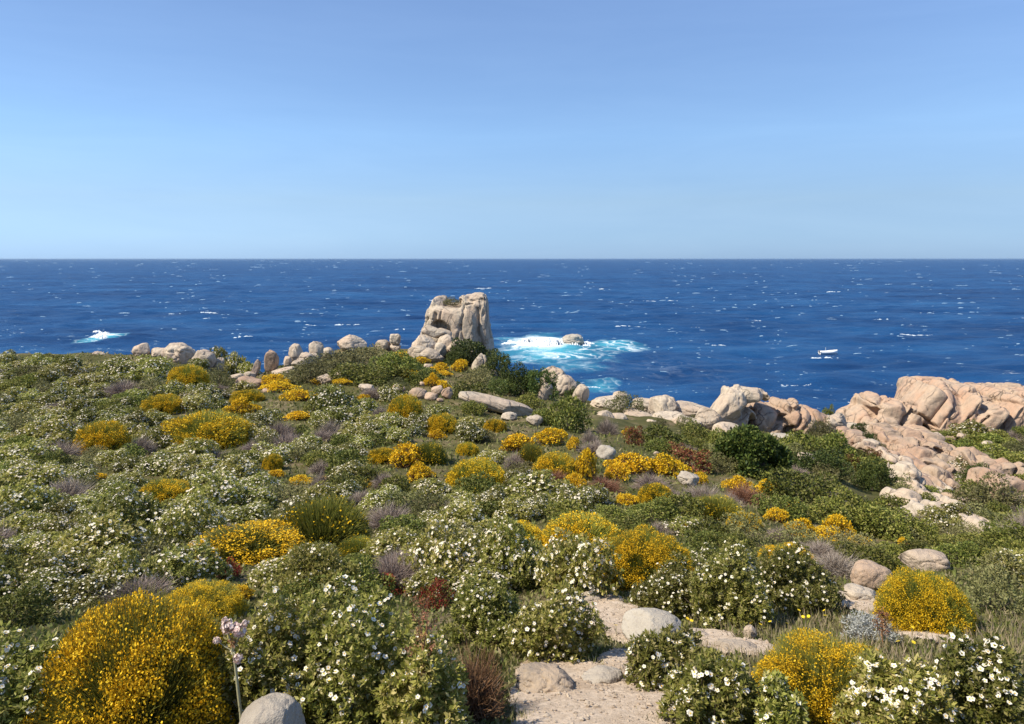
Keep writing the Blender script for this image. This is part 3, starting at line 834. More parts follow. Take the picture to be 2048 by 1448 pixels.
# the pink cliff
outcrop('rock_cliff', 69, [
    (1875, 822, 118, 118, 2.2, 8, 0, 9), (1850, 840, 60, 60, 1.6, 7, 0, 8),
    (1826, 806, 34, 92, .3, 6, 37, 10), (1862, 818, 44, 118, -.2, 7, 37, 10), (1895, 838, 36, 132, -.5, 7, 37, 10), (1928, 848, 40, 140, -.7, 8, 37, 10), (1968, 848, 48, 150, -.6, 8, 37, 10), (2012, 850, 46, 150, -.4, 8, 36, 10), (2060, 850, 60, 150, 0, 9, 36, 9),
    (1950, 835, 120, 120, 2.5, 8, 0, 8), (2040, 835, 150, 120, 2.5, 8, 0, 8), (1890, 878, 100, 50, -1.4, 6, 10, 8), (1850, 868, 40, 52, -1.2, 5, 32, 8),
    (1750, 816, 60, 58, .2, 6, 12, 3.4), (1722, 838, 60, 44, 0, 6, -24, 5), (1755, 842, 50, 34, -.5, 5, 10, 6), (1784, 822, 18, 54, 0, 5, 34, 7), (1800, 834, 16, 46, -.2, 5, 34, 7), (1769, 806, 14, 22, 0, 3, 20, 5), (1775, 846, 22, 34, -.4, 4, 20, 6), (1795, 858, 100, 30, -1, 6, 4, 7), (1706, 852, 40, 26, 0, 5, -10, 6)],
    'high pink granite cliff split by long slanting cracks', mat='pinkrock', voxel=.09, seed=23, noise_amp=.07, joint=(37, (2.1, 2.6, 5.0), .16, .5), mark='the pink cliff',
    grooves=[(1904, 800, 1852, 860, .12, .5), (1914, 812, 1862, 878, .12, .5), (1836, 765, 1806, 802, .12, .5), (1733, 815, 1728, 832, .15, .7), (1822, 840, 1850, 872, .25, .8)])
outcrop('rock_outcrop', 56, lie(56, [(p[0], p[1], p[2], p[3], p[5], p[6], p[7]) for p in [(1720, 880, 80, 26, 5, 5, 8, 5), (1790, 880, 110, 36, 4, 6, 6, 5), (1860, 895, 110, 44, 3, 6, 10, 5), (1760, 905, 70, 26, 1, 4, 14, 5), (1830, 915, 90, 34, 0, 4, 16, 5), (1900, 935, 90, 44, -1, 5, 10, 5), (1860, 950, 70, 34, -3, 4, 20, 5), (1905, 975, 80, 40, -4, 4, 14, 5), (1960, 930, 100, 60, 0, 5, 5, 5), (1990, 980, 90, 50, -3, 4, 8, 5), (1840, 965, 70, 30, 0, 4, 16, 5), (1885, 1000, 60, 30, 0, 4, 10, 5)]]),
    'broken pink rock slope spreading below the foot of the pink cliff', mat='pinkrock', voxel=.08, seed=37, noise_amp=.14, joint=(30, (1.5, 1.7, 1.5), .38, .5), mark='the broken rock slope')
outcrop('rock_outcrop', 42, lie(42, [(1785, 920, 56, 34, 3, 12, 4), (1800, 950, 60, 56, 3, 30, 4), (1828, 985, 66, 52, 3, 34, 4), (1812, 1008, 56, 50, 3, 20, 3.4), (1846, 1000, 60, 50, 3, 24, 3.6), (1872, 1012, 66, 48, 3, 20, 4), (1850, 1034, 56, 44, 2.6, 26, 4), (1880, 1040, 56, 46, 2.6, 24, 4), (1906, 1030, 60, 56, 3, 14, 4), (1935, 1045, 60, 46, 3, 14, 4), (1860, 975, 70, 40, 3, 20, 4)]),
        'pale weathered outcrop running down below the pink cliff', voxel=.07, seed=29, noise_amp=.12, joint=(30, (.9, 1.1, 1.5), .16, .3), mark='the pale outcrop under the cliff')
rock(1710, 872, 897, 46, 6, Y=58, e=2.5, cuts=4, label='tan boulder perched over a dark gap under the cliff')
rock(1708, 940, 965, 50, 24, Y=46, e=2.6, rough=.8, label='pale curved slab emerging from green bushes below the cliff')
rock(1748, 953, 992, 38, 36, Y=44, e=2.4, rough=.7, label='smooth pale slab like a fin among green bushes')
rock(1736, 985, 1004, 22, 34, Y=42, label='small pale stone below the smooth fin-like slab')
rock(1786, 990, 1022, 16, 50, Y=41, label='thin pale sliver of rock on the green slope')
rock(1611, 905, 923, 32, 8, e=3.4, cuts=5, label='bright white angular stone behind the big juniper', mark='the bright white stone')
rock(1211, 889, 920, 40, 14, e=3, cuts=5, mat='greyrock', label='grey squarish stone above the yellow bushes', mark='the grey squarish stone')
rock(1377, 943, 972, 44, 24, e=2.8, mat='greyrock', label='grey tilted stone beside the golden bush', mark='the grey tilted stone')
rock(1313, 902, 912, 12, 0, label='tiny white stone above the golden bushes')
# rubble under the cliff
r = np.random.default_rng(77)
kk = 0
while kk < 95:
    u = r.uniform(1690, 1990); v = r.uniform(858, 1010)
    if v > 885 + (u - 1690) * .62 or (1770 < u < 1830 and v > 925): continue
    w = r.choice([10, 14, 20, 30], p=[.35, .3, .25, .1]) * r.uniform(.8, 1.2)
    yy = at(u, v)[1] - .6
    rock(u, v - w * .62, v, w, r.uniform(-25, 25), Y=min(yy, 62), e=r.uniform(2.6, 4.5), cuts=7, mat='pinkrock' if r.random() < .5 else 'rock', adj='broken pink stone', name='stone', group='rubble below the pink cliff', seed=kk + 400, perch=True)
    kk += 1
# stones near the path
rock(1305, 1221, 1292, 124, 4, e=2.2, cuts=2, rough=.6, mat='greyrock', label='grey speckled boulder sitting in the middle of the sandy path', mark='the grey path boulder')
rock(545, 1393, 1490, 134, 0, e=2.2, cuts=2, rough=.5, mat='greyrock', Y=4.0, label='pale speckled boulder at the bottom between yellow and white shrubs')
rock(1740, 1124, 1186, 78, 4, e=3, cuts=4, rough=.7, mat='pinkrock', label='square pink boulder with a reddish lower face', mark='the square pink boulder')
rock(1720, 1172, 1204, 74, 8, e=3, cuts=6, label='cracked cream ledge supporting the square pink boulder')
rock(1850, 1099, 1142, 92, 4, e=3, cuts=6, label='wide flat cream boulder above the big golden broom')
rock(1500, 1250, 1278, 28, 0, e=2.4, label='small pinkish stone in the dry grass by the path')
rock(1475, 1283, 1308, 84, 6, e=3, cuts=6, depth=.6, rough=1.2, label='flat pinkish slab lying in the dry grass by the path')
rock(1095, 1334, 1390, 116, 8, e=2.3, cuts=4, rough=1.3, mat='earthrock', label='low rounded earth-coloured boulder at the edge of the path')
rock(1205, 1336, 1374, 84, -4, e=2.5, mat='greyrock', label='mossy grey stone in the middle of the lower path')
rock(1390, 1262, 1280, 60, 0, e=2.8, label='flat sandy stone beside the grey path boulder')
rock(1165, 1190, 1208, 76, 0, e=2.8, label='narrow pale ledge where the path goes under shrubs')
# the rock in the surf
_x, _y = sea_xy(1147, 689)
sr = rock(1147, 667, 692, 44, 6, Y=_y, e=2.4, mat='greyrock', name='sea_rock', label='lone brown rock in the sea with surf breaking over it')

# ------------------------------------------------------------------ plant meshes


def lobes(r, K, rad=(.22, .38), flat=1.0, gaps=0.0):
    D = r.normal(size=(K, 3)); D[:, 2] = np.abs(D[:, 2]); D = unit(D)
    dist = r.uniform(.4, .88, K)
    C = D * dist[:, None]
    R = r.uniform(*rad, K) * (1.18 - .4 * dist)
    C[:, 2] = C[:, 2] * flat + .12
    C = np.concatenate([C, [[0, 0, .35]]]); R = np.concatenate([R, [.5]])
    return C, R


def lobe_points(r, C, R, n, lo=.8, hi=1.06, keep_in=.12):
    p = R ** 2 / (R ** 2).sum()
    j = r.choice(len(R), n, p=p)
    D = unit(r.normal(size=(n, 3)))
    ex = r.uniform(lo, hi, n); ex = np.where(r.random(n) < .07, ex * r.uniform(1, 1.35, n), ex)
    P = C[j] + D * (R[j] * ex)[:, None]
    inside = np.zeros(n, bool)
    for k in range(len(R)):
        dd = np.linalg.norm(P - C[k], axis=1) < R[k] * .78
        inside |= dd & (j != k)
    ok = (P[:, 2] > .0) & (~inside | (r.random(n) < keep_in))
    return P[ok], D[ok]


def leaves(r, C, R, n, L, W, up=.3, wild=.6, **kw):
    P, D = lobe_points(r, C, R, n, **kw)
    A = D * .6 + np.array([0, 0, up]) + r.normal(size=P.shape) * wild
    N = D + r.normal(size=P.shape) * .7
    s = r.uniform(.7, 1.3, len(P))
    return kites(P, A, N, L * s, W * s)


def sprigs(r, P, D, L, W, k=6, up=.5):
    a = unit(D * .6 + np.array([0, 0, up]) + r.normal(size=P.shape) * .35)
    b = unit(np.cross(a, r.normal(size=P.shape))); c = np.cross(a, b)
    out = []
    n = len(P)
    for j in range(k):
        t = (2.4 * j + r.uniform(-.4, .4, n))[:, None]
        rad = np.cos(t) * b + np.sin(t) * c
        s = r.uniform(.7, 1.25, n)
        tilt = .35 + 1.0 * j / k
        out.append(kites(P + a * L * .55 * j / k, rad + a * tilt, a - rad * .5 + r.normal(size=P.shape) * .25, L * s, W * s))
    return merge(out)


def flower_quads(P, D, rad, r):
    """five petals each, and a small yellow middle"""
    n = len(P)
    D = unit(D + r.normal(size=P.shape) * .3)
    a = unit(np.cross(D, r.normal(size=P.shape))); b = np.cross(D, a)
    pv = []
    for k in range(5):
        t = 2 * math.pi * k / 5
        ax = math.cos(t) * a + math.sin(t) * b + D * .25
        pv.append(kites(P, ax, D, rad, rad * .55))
    pet = merge(pv)
    mid = merge([kites(P + D * (np.ones(n) * rad * .22)[:, None] - a * (np.ones(n) * rad * .28)[:, None], a, D, rad * .56, rad * .28)])
    return pet, mid


def twigs(r, n=10, reach=.6, w=.012, jag=.08):
    parts = []
    for k in range(n):
        d = unit(np.array([r.normal(), r.normal(), abs(r.normal()) + .5]))
        pts = [np.zeros(3) + np.array([r.normal() * .05, r.normal() * .05, 0])]
        for q in range(3):
            pts.append(pts[-1] + d * reach / 3 + r.normal(size=3) * jag)
        parts.append(tube(pts, [w, w * .8, w * .55, w * .25], 4))
    return merge(parts)


PROTO = {}


def proto_cistus(key, seed, n, L, W, nf, fr, K=16):
    r = np.random.default_rng(seed)
    C, R = lobes(r, K)
    LP, LD = lobe_points(r, C, R, n // 4, .7, 1.04, .15)
    lv = sprigs(r, LP, LD, L, W)
    FP, FD = lobe_points(r, C, R, nf * 3, .98, 1.1, 0)
    ok = (FD[:, 2] > -.25) & (FP[:, 2] > .15) & (perlin(FP * 2.6 + seed) > -.2 - .25 * r.random(len(FP)))
    FP, FD = FP[ok][:nf], FD[ok][:nf]
    pet, mid = flower_quads(FP, FD + np.array([0, 0, .5]), fr, r)
    st = twigs(r, 12, .75)
    PROTO[key] = dict(foliage=[(lv, 'cistus')], flowers=[(pet, 'petal'), (mid, 'pollen')], stems=[(st, 'bark')], fp=(FP, FD))


def proto_leafy(key, seed, n, L, W, mat, K=18, rad=(.2, .36), flat=1.0, extra=None, wild=.6):
    r = np.random.default_rng(seed)
    C, R = lobes(r, K, rad, flat)
    lv = leaves(r, C, R, n, L, W, wild=wild)
    d = dict(foliage=[(lv, mat)], stems=[(twigs(r, 12, .75, .014), 'bark')])
    if extra:
        P, D = lobe_points(r, C, R, extra[1], .9, 1.08, .05)
        d['foliage'].append((kites(P, D + r.normal(size=P.shape) * .5, r.normal(size=P.shape), L * 1.2, W), extra[0]))
    PROTO[key] = d


def proto_broom(key, seed, ns, w, nf, fs, dens=1.0, lump=.09):
    r = np.random.default_rng(seed)
    D = r.normal(size=(ns, 3)); D[:, 2] = np.abs(D[:, 2]) * .9 - .05; D = unit(D)
    o = r.uniform(0, 50, 3)
    sq = lambda d: (np.abs(d) ** 2.6).sum(1) ** (-1 / 2.6)
    rad = sq(D) * (1 + lump * perlin(D * 1.7 + o) + .08 * perlin(D * 4.5 + o))
    up = np.array([0, 0, .12])
    base = D * .35 * np.array([1, 1, .4]); base[:, 2] = np.abs(base[:, 2])
    tip = D * (rad * r.uniform(.9, 1.04, ns))[:, None] + up * .6 + r.normal(size=D.shape) * .035
    tip[:, 2] = np.maximum(tip[:, 2], .02)
    mid = (base + tip) / 2 + r.normal(size=D.shape) * .03 + up * .3
    st = strands(base, mid, tip, w, w * .9, w * .35)
    # flowers sit below the tips, thickest on the flanks
    D2 = r.normal(size=(nf * 3, 3)); D2[:, 2] = np.abs(D2[:, 2]) * .9 - .03; D2 = unit(D2)
    pr = np.clip(1.0 - D2[:, 2] * .5 + 1.5 * perlin(D2 * 2.6 + o + 7) + .8 * perlin(D2 * 7 + o), .04, 1.3) * dens
    D2 = D2[r.random(len(D2)) * 1.3 < pr][:nf]
    rad2 = sq(D2) * (1 + lump * perlin(D2 * 1.7 + o) + .08 * perlin(D2 * 4.5 + o))
    P = D2 * (rad2 * r.uniform(.76, 1.0, len(D2)))[:, None] + up * .5
    P[:, 2] = np.maximum(P[:, 2], .02)
    s = r.uniform(.6, 1.3, len(P))
    fl = kites(P, D2 + r.normal(size=P.shape), r.normal(size=P.shape), fs * s, fs * .42 * s, .2)
    # inner green leaves added to block light through the dome
    Dc = r.normal(size=(900, 3)); Dc[:, 2] = np.abs(Dc[:, 2]); Dc = unit(Dc)
    core = kites(Dc * r.uniform(.45, .78, 900)[:, None], Dc + r.normal(size=Dc.shape), r.normal(size=Dc.shape), .2, .06)
    PROTO[key] = dict(foliage=[(st, 'broomstem'), (core, 'green')], flowers=[(fl, 'broomflower')], stems=[(twigs(r, 12, .5, .016), 'bark')])


def proto_gold(key, seed, nf, fs, nb=900):
    r = np.random.default_rng(seed)
    C, R = lobes(r, 15, (.2, .34), .75)
    P, D = lobe_points(r, C, R, nf, .85, 1.08, .05)
    hgt = P[:, 2] + .25 * D[:, 2]
    ok = (hgt > .28 + .3 * perlin(P * 2.5 + seed)) | (r.random(len(P)) < .12)
    P1, D1 = P[ok], D[ok]
    s = r.uniform(.6, 1.3, len(P1))
    fl = kites(P1, D1 + r.normal(size=P1.shape), r.normal(size=P1.shape), fs * s, fs * .45 * s, .2)
    lv = leaves(r, C, R, 1400, .09, .016, .6, .5)
    D2 = unit(np.abs(r.normal(size=(nb, 3))) * np.where(r.random((nb, 3)) < .5, -1, 1) * np.array([1, 1, 0]) + np.array([0, 0, .3]) + r.random((nb, 1)) * np.array([0, 0, 1]))
    b0 = r.normal(size=(nb, 3)) * np.array([.12, .12, 0]); b2 = D2 * r.uniform(.5, .85, nb)[:, None]
    st = strands(b0, (b0 + b2) / 2 + r.normal(size=(nb, 3)) * .06, b2, .011, .009, .004)
    PROTO[key] = dict(foliage=[(lv, 'broomstem')], flowers=[(fl, 'goldflower')], stems=[(st, 'brown')])


def proto_dry(key, seed, n, w, mat='twig'):
    r = np.random.default_rng(seed)
    D = r.normal(size=(n, 3)); D[:, 2] = np.abs(D[:, 2]); D = unit(D)
    o = r.uniform(0, 50, 3)
    rad = (.8 + .35 * perlin(D * 2.4 + o)) * r.uniform(.75, 1.1, n)
    b = D * rad[:, None] * r.uniform(.15, .7, n)[:, None] + r.normal(size=(n, 3)) * .08
    t = D * rad[:, None] + r.normal(size=(n, 3)) * .10
    b[:, 2] = np.abs(b[:, 2]); t[:, 2] = np.abs(t[:, 2])
    st = strands(b, (b + t) / 2 + r.normal(size=(n, 3)) * .05, t, w, w * .8, w * .3)
    PROTO[key] = dict(foliage=[(st, mat)], stems=[(twigs(r, 14, .8, .014), 'twig')])


for k in range(4): proto_cistus(f'cistus_mid{k}', 120 + k, 8000, .085, .02, 520, .035, 22)
for k in range(4): proto_cistus(f'cistus_far{k}', 140 + k, 3600, .12, .032, 310, .045, 16)
for k in range(2): proto_broom(f'broom_near{k}', 200 + k, 11000, .0042, 44000, .023)
for k in range(3): proto_broom(f'broom_mid{k}', 210 + k, 4500, .008, 15000, .037)
for k in range(2): proto_broom(f'broom_green{k}', 220 + k, 5000, .008, 1500, .045, .5)
for k in range(4): proto_gold(f'gold{k}', 230 + k, 5200, .075)
for k in range(4): proto_leafy(f'green{k}', 240 + k, 4200, .11, .03, 'green')
for k in range(2): proto_leafy(f'greenbig{k}', 245 + k, 9000, .075, .02, 'green', 26, (.16, .3))
for k in range(2): proto_leafy(f'olive{k}', 250 + k, 3800, .10, .02, 'olive', 14, (.25, .4))
for k in range(3): proto_leafy(f'juniper{k}', 260 + k, 8000, .075, .018, 'juniper', 30, (.14, .26))
for k in range(2): proto_leafy(f'rust{k}', 270 + k, 3400, .10, .024, 'rust', 18, (.18, .3), extra=('green', 900))
proto_leafy('red0', 275, 2600, .10, .022, 'red', 12, (.2, .34), extra=('green', 900))
proto_leafy('silver0', 280, 4200, .11, .014, 'silver', 22, (.16, .28), .8)
for k in range(3): proto_dry(f'dry{k}', 290 + k, 2400, .0055)
proto_dry('deadbrown0', 295, 2200, .006, 'brown')

_parts_cache = {}


def part_mesh(key, part):
    if (key, part) not in _parts_cache:
        lst = PROTO[key][part]
        _parts_cache[key, part] = quad_mesh(f'{part}_mesh', [(v, q, i) for i, ((v, q), _) in enumerate(lst)], [M[m] for _, m in lst])
    return _parts_cache[key, part]


def whole_mesh(key):
    if key not in _parts_cache:
        lst = [x for part in ('foliage', 'flowers', 'stems') for x in PROTO[key].get(part, [])]
        _parts_cache[key] = quad_mesh('shrub_mesh', [(v, q, i) for i, ((v, q), _) in enumerate(lst)], [M[m] for _, m in lst])
    return _parts_cache[key]


_fr = np.random.default_rng(8)
_pet, _mid = flower_quads(np.zeros((1, 3)), np.array([[0, 0, 1.]]), 1.0, np.random.default_rng(1))
FLOWER = quad_mesh('flower_mesh', [(_pet[0], _pet[1], 0), (_mid[0], _mid[1], 1)], [M['petal'], M['pollen']])

KINDS = {
    'cistus': ('rockrose_shrub', 'white-flowered shrub', 'rockrose shrubs with white flowers'),
    'broom': ('broom_shrub', 'dome-shaped yellow broom', 'dome-shaped yellow brooms'),
    'greenbroom': ('broom_shrub', 'greenish broom dome with few flowers', 'green broom domes'),
    'gold': ('golden_shrub', 'golden-flowered shrub', 'golden shrubs on the slope'),
    'green': ('green_shrub', 'leafy green shrub', 'leafy green shrubs'),
    'olive': ('olive_shrub', 'dull olive-green shrub', 'dull olive shrubs'),
    'juniper': ('juniper_bush', 'dark green wind-shaped bush', 'dark wind-shaped bushes'),
    'rust': ('rusty_shrub', 'rust-brown shrub', 'rust-brown shrubs'),
    'red': ('red_shrub', 'red-leaved shrub', 'red-leaved shrubs'),
    'silver': ('silver_shrub', 'silvery-grey shrub', None),
    'dry': ('dry_shrub', 'dry grey twiggy shrub', 'dry grey shrubs'),
    'deadbrown': ('dry_shrub', 'dead brown twiggy shrub', 'dead brown shrubs'),
}
PLACED = []
_cnt = {}


def near_cistus(root, rx, ry, h, seed, nflow):
    """a white-flowered shrub in real sizes: lobed crown of leaf rosettes, single flowers, stems"""
    r = np.random.default_rng(seed)
    C, R = lobes(r, int(26 + 30 * rx), (.15, .29))
    area = rx * ry + rx * h
    n = int(5200 * area) + 900
    S = np.array([rx, ry, h])
    P, D = lobe_points(r, C, R, n, .62, 1.05, .2)
    P = P * S; D = unit(D / S)
    lv = sprigs(r, P, D, .036, .0075, 7)
    link('foliage', quad_mesh('foliage', [(*lv, 0)], [M['cistus']]), parent=root)
    v, q = twigs(r, 16, .8, .010)
    link('stems', quad_mesh('stems', [(v * S, q, 0)], [M['bark']], True), parent=root)['kind'] = 'stuff'
    FP, FD = lobe_points(r, C, R, nflow * 10, 1.0, 1.06, 0)
    ok = (FD[:, 2] > -.35) & (FP[:, 2] > .12) & (perlin(FP * 3.0 + seed) > -.1 - .3 * r.random(len(FP)))
    FP, FD = FP[ok] * S, FD[ok]
    face = -FD[:, 1] + .6 * FD[:, 2] + .5 * r.random(len(FD))
    order = np.argsort(-face)[: int(nflow * 3.4)]
    r.shuffle(order)
    one, rest = order[:min(nflow, 100)], order[min(nflow, 100):]
    for q in one:
        d = Vector(FD[q] * .8 + np.array([-.1, -.35, .45]) + r.normal(size=3) * .3)
        f = link('flower', FLOWER, FP[q], d.to_track_quat('Z', 'Y').to_euler(), (r.uniform(.014, .022),) * 3, parent=root)
    if len(rest):
        pet, mid = flower_quads(FP[rest], FD[rest] * .8 + np.array([-.1, -.35, .45]), .0155, r)
        link('flowers', quad_mesh('flowers', [(*pet, 0), (*mid, 1)], [M['petal'], M['pollen']]), parent=root)['kind'] = 'stuff'


def shrub(kind, u, vt, vb, w, label=None, Y=None, lod=None, nflow=0, depth=.95, mark=None, var=None):
    name, adj, group = KINDS[kind]
    if Y is None:
        vbc = min(vb, 1500)
        x, Y, z = at(u, vbc)
        Y = Y + .30 * w * Y / F
    k = Y / F
    x = (u - 1024) * k
    z = gz(x, Y)
    top = CZ - (vt - HV) * k
    rx = w * k / 2
    h = max(top - z, .45 * rx)
    c = _cnt[kind] = _cnt.get(kind, -1) + 1
    if var is not None: c = var
    if kind == 'cistus':
        lod = lod or ('near' if Y < 8.5 else 'mid' if w > 70 else 'far'); key = f'cistus_{lod}{c % 4}'
    elif kind == 'broom': key = f'broom_near{c % 2}' if (Y < 11) else f'broom_mid{c % 3}'
    elif kind == 'greenbroom': key = f'broom_green{c % 2}'
    elif kind == 'gold': key = f'gold{c % 4}'
    elif kind == 'green': key = f'greenbig{c % 2}' if w > 110 else f'green{c % 4}'
    elif kind == 'olive': key = f'olive{c % 2}'
    elif kind == 'juniper': key = f'juniper{c % 3}'
    elif kind == 'rust': key = f'rust{c % 2}'
    elif kind == 'dry': key = f'dry{c % 3}'
    else: key = f'{kind}0'
    near = kind == 'cistus' and lod == 'near'
    rz = 0 if near else random.uniform(0, 6.28)
    sc = (rx, rx * depth, h / (1.13 if 'broom' in kind else 1.02))
    loc = (x, Y, z - .04 * h)
    if near:
        o = link(name, None, loc)
        near_cistus(o, rx, rx * depth, h, 500 + c, nflow or 60)
    elif rx / k < 34:     # small in the picture: one mesh
        o = link(name, whole_mesh(key), loc, (0, 0, rz), sc)
    else:
        o = link(name, None, loc, (0, 0, rz), sc)
        o.empty_display_size = .2
        link('foliage', part_mesh(key, 'foliage'), parent=o)
        link('stems', part_mesh(key, 'stems'), parent=o)['kind'] = 'stuff'
        if 'flowers' in PROTO[key]:
            link('flowers', part_mesh(key, 'flowers'), parent=o)['kind'] = 'stuff'
    tag(o, label, 'shrub', group)
    PLACED.append((u, (vt + vb) / 2, w, kind))
    if mark: LANDMARKS.append((u, (vt + vb) / 2, mark))
    if not label: ITEMS.append(dict(o=o, u=u, v=(vt + vb) / 2, adj=adj, size=w))
    return o


# ---- broom domes
for a in [(272, 1190, 1500, 390, 'largest yellow broom dome filling the lower corner beside the umbel stalk', 'the largest broom dome'),
          (1655, 1283, 1450, 300, 'bright yellow broom dome between white shrubs below the dry grass', 'the bright broom by the dry grass'),
          (1850, 1140, 1268, 180, 'orange-yellow broom dome below the wide flat cream boulder', 'the orange broom dome'),
          (495, 1053, 1126, 235, 'wide low yellow broom behind the white shrubs of the near slope', 'the wide low broom'),
          (1290, 1058, 1178, 195, 'big yellow broom with a dark hollow underneath', 'the big broom with the dark hollow'),
          (1165, 1028, 1105, 165, 'bright yellow broom arch behind the middle white shrubs', 'the yellow broom arch'),
          (1030, 1043, 1098, 120, 'low yellow broom trailing from the broom arch', None),
          (412, 820, 896, 175, 'large yellow dome on the far slope below the ridge', 'the large far yellow dome'),
          (205, 836, 908, 100, 'yellow dome beside a grey twiggy shrub on the far slope', None),
          (405, 1168, 1240, 160, 'loose yellow broom just behind the largest dome', None),
          (1575, 1088, 1142, 110, 'small yellow broom above the white shrubs near the grey twigs', None),
          (325, 785, 830, 80, None, None), (375, 726, 774, 76, 'yellow bush right under the pale egg-shaped boulder', None), (328, 958, 1010, 110, None, None),
          (950, 912, 990, 120, None, None), (810, 784, 842, 72, None, None), (935, 883, 912, 46, None, None), (765, 893, 928, 60, None, None), (885, 824, 868, 62, None, None),
          (495, 778, 808, 66, None, None), (1490, 1022, 1062, 70, None, None), (1310, 963, 1012, 70, None, None), (990, 836, 864, 46, None, None), (1112, 903, 962, 95, None, None), (545, 905, 940, 40, None, None)]:
    shrub('broom', *a[:4], label=a[4], mark=a[5])
shrub('greenbroom', 640, 988, 1108, 190, label='dark green broom dome sprinkled with few yellow flowers', mark='the dark green broom dome')
shrub('greenbroom', 715, 1073, 1112, 84); shrub('greenbroom', 1062, 882, 936, 56); shrub('greenbroom', 860, 880, 930, 70); shrub('greenbroom', 1430, 990, 1040, 110)
# ---- golden flat-topped shrubs
for a in [(815, 878, 938, 108), (840, 924, 966, 72), (1036, 860, 906, 88), (1100, 850, 892, 80), (1146, 868, 902, 34), (480, 794, 832, 76), (595, 819, 842, 82), (600, 774, 802, 78),
          (548, 744, 774, 70), (560, 764, 786, 92), (640, 754, 772, 44), (685, 754, 771, 46), (820, 734, 762, 50), (866, 744, 776, 36), (886, 757, 779, 40), (808, 700, 722, 50), (842, 711, 730, 50),
          (880, 724, 747, 50), (920, 713, 744, 48), (888, 739, 754, 42), (726, 786, 803, 32), (874, 858, 880, 42), (555, 936, 956, 42), (600, 948, 970, 58), (646, 949, 970, 26), (735, 957, 976, 24),
          (1172, 888, 962, 60), (1148, 940, 978, 60), (1262, 898, 950, 120), (1330, 905, 955, 90), (1232, 920, 962, 66), (1356, 916, 952, 56), (1400, 938, 972, 48), (1478, 950, 985, 66), (1535, 952, 990, 70),
          (1255, 983, 1012, 52), (1552, 1010, 1046, 58), (1604, 1036, 1078, 90), (1675, 1020, 1072, 74), (1590, 999, 1022, 44), (1650, 1058, 1082, 100), (1366, 1046, 1065, 42), (198, 944, 962, 40),
          (1254, 853, 874, 24), (1716, 1068, 1090, 64), (1806, 1074, 1092, 28), (480, 1165, 1205, 70), (1690, 1045, 1072, 50)]:
    shrub('gold', *a)
# ---- near white-flowered shrubs
for a in [(560, 1178, 1462, 240, 90, 'tall white-flowered shrub next to the umbel stalk'), (705, 1155, 1470, 330, 100, 'largest white-flowered shrub beside the brown seed stalk'), (850, 1275, 1520, 190, 40, 'dark leafy white-flowered shrub at the foot of the brown stalk'),
          (985, 1165, 1300, 190, 80, 'white-flowered shrub with red leaves at its edge above the dead twigs'), (1110, 1185, 1335, 220, 100, 'dense white-flowered shrub bordering the sandy path'),
          (1340, 1264, 1388, 190, 80, 'yellowish white-flowered shrub in front of the grey path boulder'), (1430, 1306, 1470, 210, 100, 'white-flowered shrub between the lower path and the bright broom'),
          (1790, 1328, 1500, 250, 100, 'white-flowered shrub beside the bright broom under the dry grass'), (1340, 1118, 1238, 170, 90, 'white-flowered shrub right above the grey path boulder'),
          (1455, 1098, 1258, 200, 100, 'big rounded white-flowered shrub with small yellow daisies below it'), (1590, 1108, 1228, 200, 90, 'dark-based white-flowered shrub before the square pink boulder'),
          (1855, 1188, 1256, 76, 24, 'small white-flowered shrub growing into the orange broom dome'), (1560, 1360, 1490, 120, 50, 'white-flowered shrub under the flank of the bright broom'),
          (640, 1100, 1210, 200, 60, 'white-flowered shrub behind the largest one on the near slope'), (1960, 1290, 1480, 220, 90, 'white-flowered shrub at the far end of the near slope'),
          (60, 1260, 1500, 260, 90, 'white-flowered shrub on the outer side of the largest broom dome')]:
    shrub('cistus', *a[:4], label=a[5], nflow=a[4], lod='near')
for a in [(255, 983, 1100, 200), (372, 1008, 1112, 160), (245, 1104, 1198, 150), (375, 1092, 1180, 190), (800, 1058, 1125, 160), (900, 1058, 1182, 190), (1020, 1048, 1182, 170), (1155, 1068, 1200, 200),
          (1075, 948, 1022, 190), (1150, 975, 1030, 110), (600, 1000, 1062, 150), (480, 1010, 1055, 130), (1380, 1040, 1075, 130), (540, 890, 930, 120), (300, 715, 765, 110), (240, 720, 765, 90), (380, 880, 935, 150), (560, 1120, 1180, 160),
          (660, 775, 840, 110), (780, 770, 805, 70)]:
    shrub('cistus', *a)
